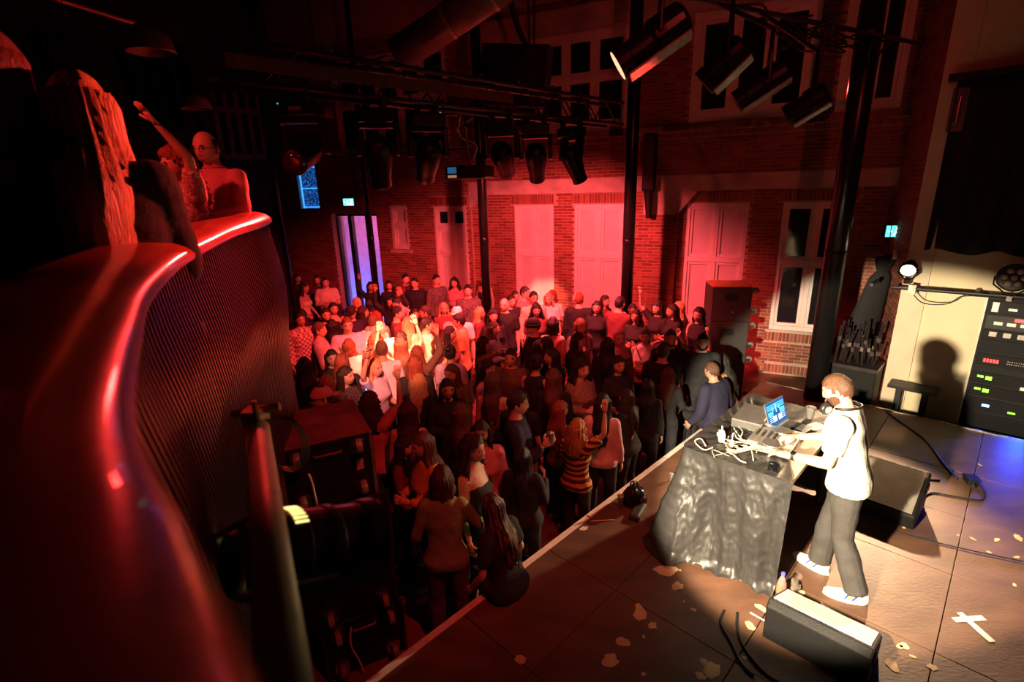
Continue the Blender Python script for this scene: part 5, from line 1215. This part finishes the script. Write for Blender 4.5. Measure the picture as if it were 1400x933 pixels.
# x y height sex turn pose hair haircolour top topcolour | label
CROWD = """
-5.31 12.74 1.66 f 20 upr long bk L bk|woman in black with one arm raised beside the slatted balcony front
-4.68 11.36 1.67 f 60 reach long dk K cr|woman in cream strappy top reaching sideways near the thin column
-4.23 11.65 1.74 m 0 clasp short dk T pw|broad man in pale tee standing before the black wall, hands at belt
-4.61 12.19 1.70 f -10 down bob dk L rd|half-hidden person behind the broad man in pale tee
-2.81 9.16 1.76 m 30 down bald dk T bk|bald man in black tee below the blue lit doorway
-2.68 9.55 1.64 f 160 down bob bk L pk|dark haired woman in pink shirt seen from behind near doorway column
-3.21 9.05 1.69 f 20 down long bk K wh|long haired woman with white straps behind the man in lilac tee
-3.10 8.34 1.75 m 15 down short bk T bk|bearded man in black tee behind the grey shirted man
-2.69 8.39 1.77 m 10 down cap bk L nv|man in dark cap and navy jumper behind the lilac tee
-3.46 8.15 1.73 m 20 down short bk L pl|man in open plaid shirt near the slatted balcony
-3.60 8.57 1.68 f 150 down long bk L bk|woman in black with back turned beside the plaid shirt man
-2.85 7.29 1.77 m 80 drink short br L gy|man in grey button shirt seen in profile holding a drink
-2.86 7.91 1.65 f 170 down long bk L bk|black long haired woman from behind between grey and lilac shirts
-2.50 7.52 1.79 m 10 clasp short br T li|young man in lilac tee facing the stage with hands together
-2.28 8.36 1.66 f 170 phone long au T cr|auburn long haired woman from behind with raised hands
-2.15 7.72 1.77 m 150 down short br L wh|man in white shirt turned away in the brightest red beam
-1.95 7.36 1.74 m 170 down bald gy T wh|bald man in white top in the brightest beam, seen from behind
-2.62 8.80 1.66 f 100 down long dk L bk|dark haired woman in black just beneath the bald man
-3.16 11.47 1.63 f 10 upr long bk L bk|woman in black with raised arm before the doorway column
-2.75 11.51 1.64 f 0 down long bk L bk|dark clad woman against the dim brick wall by doorway
-2.35 11.43 1.79 m 20 down short bk L rd|tall man in burgundy jumper against dim brick wall
-2.09 11.11 1.75 m -20 down short bk L bk|man in black behind the burgundy jumper by the brick wall
-2.39 10.63 1.66 f 60 drink long dk L bk|woman in black lifting a drink under the small window
-1.82 9.46 1.81 m -60 lean short bk L gy|man in grey shirt leaning forward below the small window
-1.61 11.09 1.81 m 30 down short bk L pt|man in patterned jumper beside the tall left white window
-1.24 11.40 1.68 f -20 clasp curly bk L pk|curly haired woman in pink top clasping hands before tall white window
-1.89 8.22 1.77 m 90 down short bk L rd|man in dark red jumper in profile among raised arms
-1.68 8.63 1.63 f 20 down long bk L bk|woman with dark hair facing front between two men in profile
-1.42 8.31 1.75 m -90 down short dk L br|man in brown jumper facing sideways, head turned to the woman
-1.62 7.75 1.70 f 150 down long bl T cr|blonde woman from behind in cream tee in the bright beam
-1.28 7.42 1.77 m 100 down short bk L cr|dark haired man in cream shirt in profile by the beam
-1.22 9.05 1.63 f 10 down long bl L rd|blonde woman in dark red top with brightly lit face
-0.87 8.05 1.78 m -20 down cap wh T wh|man in white cap and white tee in bright light
-0.79 7.61 1.76 m -100 down short bk T or|man in orange tee with dark hair facing the white cap
-2.27 9.53 1.67 f -20 upb long bk L bk|woman in black with both arms up before the brick wall
-0.83 9.84 1.80 m 0 down short bk L pt|man in dark patterned jumper left of the projector column
-0.56 8.65 1.62 f 80 down long bl L rd|blonde long haired woman in dark red facing the stage side
-0.58 11.50 1.73 f -40 drink long bk K bk|tall woman in black off-shoulder top just behind the projector column
-0.11 8.66 1.76 m -20 down bald dk T bk|bald man in black tee in front of the red brick strip
-0.30 8.30 1.65 f 10 down curly bk L bk|round faced woman with thick dark curls in front of bald man
-0.32 7.43 1.67 f 70 clasp long bk J bk|woman in black coat in profile with hands together
0.26 9.46 1.80 m 60 down short dk L pk|large man in bright pink shirt before the white window
0.08 9.83 1.65 f 30 down short dk L bk|person half hidden behind the large pink shirt man
0.41 9.08 1.78 m 20 down short bk L cr|dark haired man in cream shirt right behind the pink shirt
0.71 9.37 1.68 f -10 down long bl T wh|blonde woman in white tee in the wall spotlight
0.83 9.76 1.66 f -30 clasp bob au T wh|short haired woman in white tee clapping in the wall spotlight
0.43 8.57 1.66 f 10 down curly bk T rd|curly haired woman in red tee below the wall spotlight
0.32 7.07 1.79 m -70 down beanie bk L bk|man in black beanie and black jumper facing left side
0.00 9.06 1.73 m 30 down short bk J st|man in black jacket with white sleeve stripes beside bald man
1.24 9.30 1.68 f -10 phone beanie gy L dk|woman in grey beanie holding something before the third white window
1.21 8.89 1.76 m 170 down short au J bk|red haired man in black jacket with back turned
1.48 8.58 1.68 f -10 down long bk L bk|woman with straight black hair and black coat facing front by column
1.73 9.26 1.63 f 50 down long bk L rd|woman in dark red with lit face beside the corbel column
1.78 8.30 1.80 m 150 phone short bk L rd|dark haired person holding up a phone next to corbel column
2.02 7.97 1.67 f -20 clasp long bk L bk|smiling woman in black cardigan below the corbel column
2.09 8.56 1.61 f -10 down long bk L bk|small dark haired woman behind the smiling black cardigan
0.62 7.48 1.69 f 170 down bob dk S pk|woman in pink sleeveless top from behind, short dark hair
1.02 7.36 1.69 f 30 drink bob br T pt|woman in patterned tee lifting a drink among black coats
0.88 6.61 1.69 f 80 down long bk J bk|black haired woman in black coat, face in profile
1.48 6.81 1.65 f 20 down hijab rd L br|woman in rosy headscarf and brown top
1.26 6.46 1.65 f 175 down long bk L bk|long black haired woman from behind next to the headscarf
0.48 6.69 1.62 f -120 down long bk L bk|black haired woman in black turned away below pink sleeveless top
2.48 8.42 1.67 f -40 upr curly bk T bk|curly haired woman in black tee, arm raised against brick pier
2.89 8.44 1.65 f -90 clasp long bl T cr|fair haired woman clapping behind the black tee profile
2.66 8.05 1.71 f -70 clasp long bk T bk|long haired woman in black tee in profile near loudspeakers
2.94 7.76 1.71 f -30 drink bob bk S bk|woman in black sleeveless top right beside the loudspeaker stack
1.88 6.93 1.64 f 0 clasp bun dk S wh|woman in white sleeveless top with slim diagonal bag strap
2.10 6.50 1.73 m 10 down short dk L bk|smiling bearded man in black jumper behind another man's head
1.90 6.14 1.65 m 170 down short dk T bk|man in black tee seen from behind, cropped hair
2.50 6.41 1.69 m 5 down short bk T bk|stocky bearded man in black tee facing front near loudspeakers
2.62 6.02 1.40 m -50 sit short br J nv|man in navy jacket sitting on the stage edge behind the table
2.97 6.52 1.40 f -50 sit long bk L be|long black haired woman in tan top sitting on the stage edge
-2.34 6.31 1.65 f 10 down long bk L bk|woman in black with dark fringe beside the grey shirt
-2.10 5.97 1.69 f 160 down long au J bk|woman with long dark red hair from behind, black jacket
-1.99 5.58 1.67 f 60 phone long dk T pt|woman in patterned tee looking down at a blue lit phone
-2.30 6.90 1.61 f 175 down bob au T wh|red bobbed woman in white tee from behind
-1.67 5.82 1.67 f 50 upr long bl T li|fair haired woman in lilac tee lifting a braceleted hand
-2.43 5.18 1.68 f -80 clasp bob bk K bk|dark bobbed woman in black strappy top facing the slats
-1.85 4.63 1.80 m -80 drink capb pk T pk|man in pink backward cap and pink tee above the stack
-2.02 5.16 1.70 f 150 down bob au L bk|dark red haired woman behind the pink backward cap
-2.54 5.91 1.68 f 170 down long bk S bk|bare shouldered woman in black from behind next to grey shirt
-1.68 6.29 1.75 m 175 down short br L wl|man in pale lilac shirt from behind with diagonal bag strap
-1.90 6.84 1.70 f 170 down curly au L rd|curly red haired woman from behind above the bag strap man
-1.61 7.13 1.63 f 150 down bob bk T cr|dark bobbed person in cream tee from behind in the beam
-1.52 6.69 1.67 f -170 upb long br K cr|woman with both bare arms lifted in the bright beam
-1.25 6.38 1.64 f 170 upr long au L br|red haired woman pointing one arm toward the window
-1.18 5.81 1.69 f 175 down long au J bk|woman with centre-parted red hair from behind, black jacket
-1.06 5.36 1.62 f 150 down long bl J bk|fair red haired woman from behind in black leather jacket
-0.72 5.14 1.66 f 10 clasp long bk L bk|smiling woman with hands at her chin, dark hair tied
-0.70 5.57 1.66 f -40 down long br L br|brown haired woman with broad smile in brown scarf
-0.80 6.25 1.68 f 160 down bun bk T li|woman in lilac tee with dark bun, seen from behind
-0.92 7.22 1.67 f 80 down long bk L rd|long dark haired woman in dark red, in profile
-1.02 6.75 1.65 f 20 down bob br L cr|person in cream shirt facing front under pointing arm
-0.02 6.00 1.69 m -10 head short bk L br|man in brown jumper resting one hand on his head
-0.31 5.71 1.65 f 60 down bob bk L pk|woman in pink with dark short hair looking down
-0.23 5.27 1.65 f 160 down long br K rd|brown wavy haired woman with bare shoulder from behind
-0.41 6.73 1.63 f 100 drink bob bk J bk|black haired person in black coat raising a cup
0.26 5.70 1.69 f 150 clasp bun bk S bk|woman in black low-back top with dark bun
0.02 4.44 1.76 m 90 drink short bk L nv|man in navy shirt in profile facing the stage
-0.30 4.14 1.62 f -10 down long bk J pk|woman in pink open shirt facing the stage, long black hair
-0.35 3.70 1.70 f 60 down curly dk D bk|curly haired woman in black strappy dress
0.06 3.95 1.43 f 165 drink long bk J bk|black straight haired woman from behind in black jacket
-0.09 3.34 1.40 f 165 sit long st T bk|woman with streaked long hair and black tee sitting on stage edge
-0.56 3.34 1.60 f 172 reach bob dr L gn|woman in olive green jumper and violet trousers from behind
-0.73 3.85 1.68 f -70 clasp long br L ye|brown haired woman in amber yellow shirt bending over
-1.03 4.53 1.65 f 170 down long dr D pt|woman with dark hair in sequined dark dress from behind
-1.45 4.74 1.66 f 150 upr curly dr T pk|dark curly haired woman in salmon tee lifting her hand
-1.05 4.11 1.51 f 70 reach long dk L rd|dark haired woman in dark red reaching out beside the stack
-0.51 4.49 1.63 f 175 down long br L bk|woman with long brown hair from behind, black top
0.60 4.49 1.42 f 150 upr curly go T ts|woman with blonde curls and orange tiger-striped top at the stage
0.90 4.79 1.56 f 172 down long bk L ps|woman in pale pink blouse with black hair seen from behind
1.27 5.16 1.44 f -120 phone long dk T bk|woman in black dress with shoulder bag strap at the stage front
0.47 4.88 1.46 f 120 down long au L rd|red haired woman just behind the blonde curls
0.77 5.58 1.68 f 40 clasp curly bk L ch|woman in brown checked long sleeve top, dark curls
1.26 5.78 1.63 f 30 down long bk L bk|woman with tilted head in black off-shoulder cardigan
0.51 6.08 1.65 f -80 down long bk L bk|woman in black with white collar line looking sideways
0.45 5.32 1.65 f 170 down long br L bk|woman with dark brown hair from behind beside checked top
1.85 5.74 1.46 f 170 phone long br L bk|woman with long brown hair holding a phone, black top
1.54 5.47 1.44 f 175 down long bk L bk|dark haired woman from behind with tiny blue light
0.06 4.87 1.62 f 170 down long bk T bk|black haired woman from behind in pale skirt
"""
BOT = {'olive green': 'vi', 'pale skirt': 'wh', 'checked': 'gy'}
rows = []
for k, ln in enumerate(CROWD.strip().split('\n')):
    a, lab = ln.split('|'); t = a.split(); x, y, h = map(float, t[:3]); sex, ang, pose, hair, hc, top, tc = t[3], float(t[4]), *t[5:]
    B = Body(sex, pose); key = (sex, pose); bot = 'w' if k % 5 == 2 else 'j'; bot = None if top == 'D' else bot
    request(B, key, top, bot, .017); rows.append((k, x, y, h, sex, ang, pose, hair, hc, top, tc, lab, B, key, bot))
# ---- the DJ and the people on the balcony
DJ = Body('m', 'dj', lean=12, hpitch=14, legs='step'); request(DJ, ('hero', 'dj'), 'T', 'w', .0105)
BP = [ # body, key, head-top pixel, turn, height, label, top, colour, hair, hair colour, hair length, skin
 (Body('m', 'rail', lean=3, hpitch=6), ('hero', 'b1'), (276, 180), -40, 1.75, 'smiling balding man with glasses in a polo shirt at the balcony rail', 'L', 'pk', 'thin', 'dk', None, 0),
 (Body('f', 'rail2', lean=9, hpitch=4), ('hero', 'b2'), (100, 104), 172, 1.66, 'woman with long straight blonde hair in black jacket leaning on rail', 'J', 'bk', 'long', 'bl', .62, 0),
 (Body('f', 'wave', lean=4), ('hero', 'b3'), (236, 204), -70, 1.60, 'curly haired woman in lace top waving one hand on the balcony', 'T', 'lc', 'curly', 'au', None, 0),
 (Body('f', 'rail', lean=8), ('hero', 'b4'), (-28, 40), 150, 1.76, 'woman with long brown hair and dark jacket at the left balcony end', 'J', 'bk', 'long', 'br', .55, 0),
 (Body('f', 'lean', lean=34), ('hero', 'b5'), (22, 222), 110, 1.62, 'woman with tawny hair stooping low behind the balcony rail', 'L', 'dk', 'long', 'br', .45, 0)]
for b in BP: request(b[0], b[1], b[6], 'j', .011)
run_jobs()
HAIRC['lc'] = (.5, .2, .2)
pattern_mat('lace', (.42, .16, .16), (.8, .5, .45), 55, 'noise'); _cm = cloth_mat
def cloth_mat(c): return MATS['lace'] if c == 'lc' else _cm(c)
_hm = hair_mesh
crowd = []
for (k, x, y, h, sex, ang, pose, hair, hc, top, tc, lab, B, key, bot) in rows:
    z = 0.0
    hd = facing((x, y), ang)
    if pose == 'sit':
        hd = -E2+E1*(.25 if sex == 'm' else -.05); h = 1.72 if sex == 'm' else 1.62; z = ST-.815*h/1.7
    bc = next((v for q, v in BOT.items() if q in lab), None)
    o = person(B, key, (x, y, z), hd, h, lab, top, tc, hair, hc, (k*7) % 3 if k % 9 else 3, bot, 'beard' in lab, 'people dancing in the crowd', seed=k, bottomc=bc)
    crowd.append((o, lab, B, h, pose))
def find(sub): return next(c for c in crowd if sub in c[1])
def headtop_base(B, u, v, height, ang, floor):
    sc = height/1.7; p = B.headM() @ Vector((0, 0, .114)); top = atz(u, v, floor+p.z*sc); hd = facing(top, ang); r = np.array([hd[1], -hd[0]])
    return np.array([top[0]-(r[0]*p.x+hd[0]*p.y)*sc, top[1]-(r[1]*p.x+hd[1]*p.y)*sc, floor]), hd
BASE = [(-2.22, 3.72), (-1.45, 1.72), (-1.92, 2.72), (-1.55, 1.22), (-2.0, 2.1)]
for i, (B, key, (u, v), ang, hh, lab, top, tc, hair, hc, hl, sk) in enumerate(BP):
    pos, hd = headtop_base(B, u, v, hh, ang, 2.3)
    o = person(B, key, pos, hd, hh, lab, top, tc, hair if hair != 'thin' else 'none', hc, sk, 'j', False, None, .011, hl, seed=i+1, curl=(.6, .0) if i == 2 else None)
    if i == 0:
        HM = B.headM(); mb = MB(); S_ = HS['m']; rs = []                                  # fringe of short hair around a bald crown
        for zz, w in ((-.04, .98), (-.025, 1.05), (.0, 1.07), (.03, 1.07), (.055, 1.03), (.062, .97)):
            rs.append([Vector((.0755*w*math.cos(t)*math.sqrt(1-(zz/.12)**2), .097*w*math.sin(t)*math.sqrt(1-(zz/.12)**2), zz)) for t in np.linspace(R(172), R(368), 22)])
        mb.grid(rs); q = mb.build('hair', hair_mat('dk'), o, smooth=True); q.matrix_local = HM
        mb = MB()
        for k in (-1, 1): mb.tube([(k*.034+.021*math.cos(a), .094, .004+.017*math.sin(a)) for a in np.linspace(0, 2*math.pi, 15)[:-1]], .0016, 5, closed=True); mb.tube([(k*.055, .092, .006), (k*.077, .07, .008), (k*.08, .0, .0)], .0016, 5)
        mb.tube([(-.013, .094, .006), (.013, .094, .006)], .0016, 5); q = mb.build('glasses', M_knob, o); q.matrix_local = HM
        st_ = [B.bend((.12*math.cos(t)-.0, .165*math.sin(t)*(1 if True else 1), 1.2+.24*math.cos(t))) for t in np.linspace(0, 2*math.pi, 25)[:-1]]
        MB().tube([Vector(p) for p in st_], .014, 6, closed=True).build('bag_strap', M_black, o)
        MB().lathe([(.068, 0), (.078, .03), (.072, .034)], 18, Matrix.Translation(Vector(B.bend((0, -.01, 1.43))))).build('collar', cloth_mat('pk'), o)
# DJ
djp = S(4.12, -.60, ST)
dj = person(DJ, ('hero', 'dj'), djp, (-E2[0]-.05, -E2[1]-.02), 1.75, 'bearded DJ in white tee and grey trousers bending over his mixer', 'T', 'wh', 'short', 'br', 2, 'w', True, None, .0105, bottomc='gy', shoes=False, seed=1, curl=(.55, .6))
for sd in (-1, 1):
    an = DJ.legj(sd)[2]; s_ = child('sneaker', MESH['shoe'], dj, [M_shoew], Matrix.Translation((an[0], an[1]+.02, an[2]-.085)) @ Matrix.Rotation(-sd*.3, 4, 'Z') @ Matrix.Scale(1.08, 4))
    for k, c in enumerate(((.05, .08, .5), (.6, .35, .05), (.05, .08, .5))):
        for sx in (-1, 1): MB().box((sx*.0385, -.012+k*.024, .045), (.006, .010, .05), (.5, 0, 0)).build('stripe', mat('stripe_%d' % (k % 2), c, .6), s_)
    MB().prism([(.048*math.cos(t), .035+.135*math.sin(t), 0) for t in np.linspace(0, 2*math.pi, 17)[:-1]], (0, 0, .022)).build('sole', M_plastic, s_)
sh, el, wr, u_, f_ = DJ.joints()[-1]; wm = Matrix.Translation(Vector(wr-f_*.03)) @ Vector(f_).to_track_quat('Z', 'Y').to_matrix().to_4x4()
wt = MB(wm).lathe([(.031, -.011), (.0335, -.01), (.0335, .01), (.031, .011)], 18).build('watch_strap', M_black, dj)
MB().box(Vector(wr-f_*.03)+Vector((-.012, 0, .03)), (.036, .034, .012), Vector(f_).to_track_quat('Y', 'Z').to_matrix()).build('watch_face', M_glass, wt)
e = empty('headphones', dj.matrix_world @ Matrix.Translation(Vector(DJ.bend((0, .015, 1.445)))), 'black over-ear headphones hanging around the neck of the DJ', 'headphones')
mb = MB(); mb.tube([(.085*math.cos(t), -.02+.095*math.sin(t), .03-.02*math.sin(t)) for t in np.linspace(R(150), R(390), 20)], .009, 7); mb.build('headband', M_black, e, smooth=True)
for sx in (-1, 1):
    Mx = Matrix.Translation((sx*.06, .085, .0)) @ Matrix.Rotation(sx*.6, 4, 'Z') @ Matrix.Rotation(R(90), 4, 'X')
    c = MB(Mx).lathe([(.02, -.022), (.042, -.018), (.046, 0), (.042, .012), (.03, .02), (.001, .021)], 18).build('ear_cup', M_knob, e, smooth=True); MB(Mx).lathe([(.028, .019), (.028, .023), (.022, .024), (.001, .022)], 16).build('chrome_ring', M_chrome, c)
# straps, phones and drinks of the crowd
def strap(sub, m_, w=.008):
    o, lab, B, h, pose = find(sub); inf = .03
    pts = [B.bend((.115*math.cos(t), (.135 if math.sin(t) > 0 else .125)*math.sin(t)+.008, 1.19+.23*math.cos(t))) for t in np.linspace(0, 2*math.pi, 25)[:-1]]
    MB().tube([Vector(p) for p in pts], w, 6, closed=True).build('bag_strap', m_, o)
strap('slim diagonal bag strap', M_cable); strap('from behind with diagonal bag strap', M_cable); strap('shoulder bag strap', M_plastic)
o = find('white collar line')[0]; MB().lathe([(.066, 0), (.07, .012), (.06, .014)], 16, Matrix.Translation((0, -.01, 1.44))).build('collar', M_plastic, o)
def hand_world(sub, side):
    o, lab, B, h, pose = find(sub); sh, el, wr, u, f = B.joints()[side]; M = o.matrix_world; return M @ Vector(wr+f*.085), (M.to_3x3() @ Vector(f)).normalized()
for sub, glow, l in (('blue lit phone', (.1, .5, 1), 'phone with blue lit screen held by the woman in patterned tee'), ('holding a phone, black top', (1, .8, .4), 'phone with warm lit edge held by the brown haired woman'), ('holding up a phone', (1, .6, .4), 'phone held up beside the corbel column')):
    p, f = hand_world(sub, 1); q, g = hand_world(sub, -1); c = (p+q)/2; M = Matrix.Translation(c+Vector((0, 0, .03))) @ f.to_track_quat('Z', 'Y').to_matrix().to_4x4()
    e = empty('smartphone', M, l, 'phone'); rounded(.075, .15, .008).build('body', M_black, e); MB().box((0, 0, .0095), (.066, .138, .002)).build('screen', emis('phone_'+l[-6:], glow, 2), e)
for sub, l in (('in grey button shirt', 'clear cup in the hand of the grey shirted man'), ('lifting a drink under', 'clear cup lifted under the small window'), ('patterned tee lifting', 'clear cup lifted among the black coats'), ('raising a cup', 'clear cup raised by the person in black coat'), ('beside the loudspeaker stack', 'clear cup held next to the loudspeaker stack'), ('navy shirt in profile', 'clear cup in the hand of the navy shirted man')):
    p, f = hand_world(sub, 1); e = cup(Matrix.Translation(p+Vector((0, 0, -.04))), .11, .032, l); e['group'] = 'drinks held in the crowd'
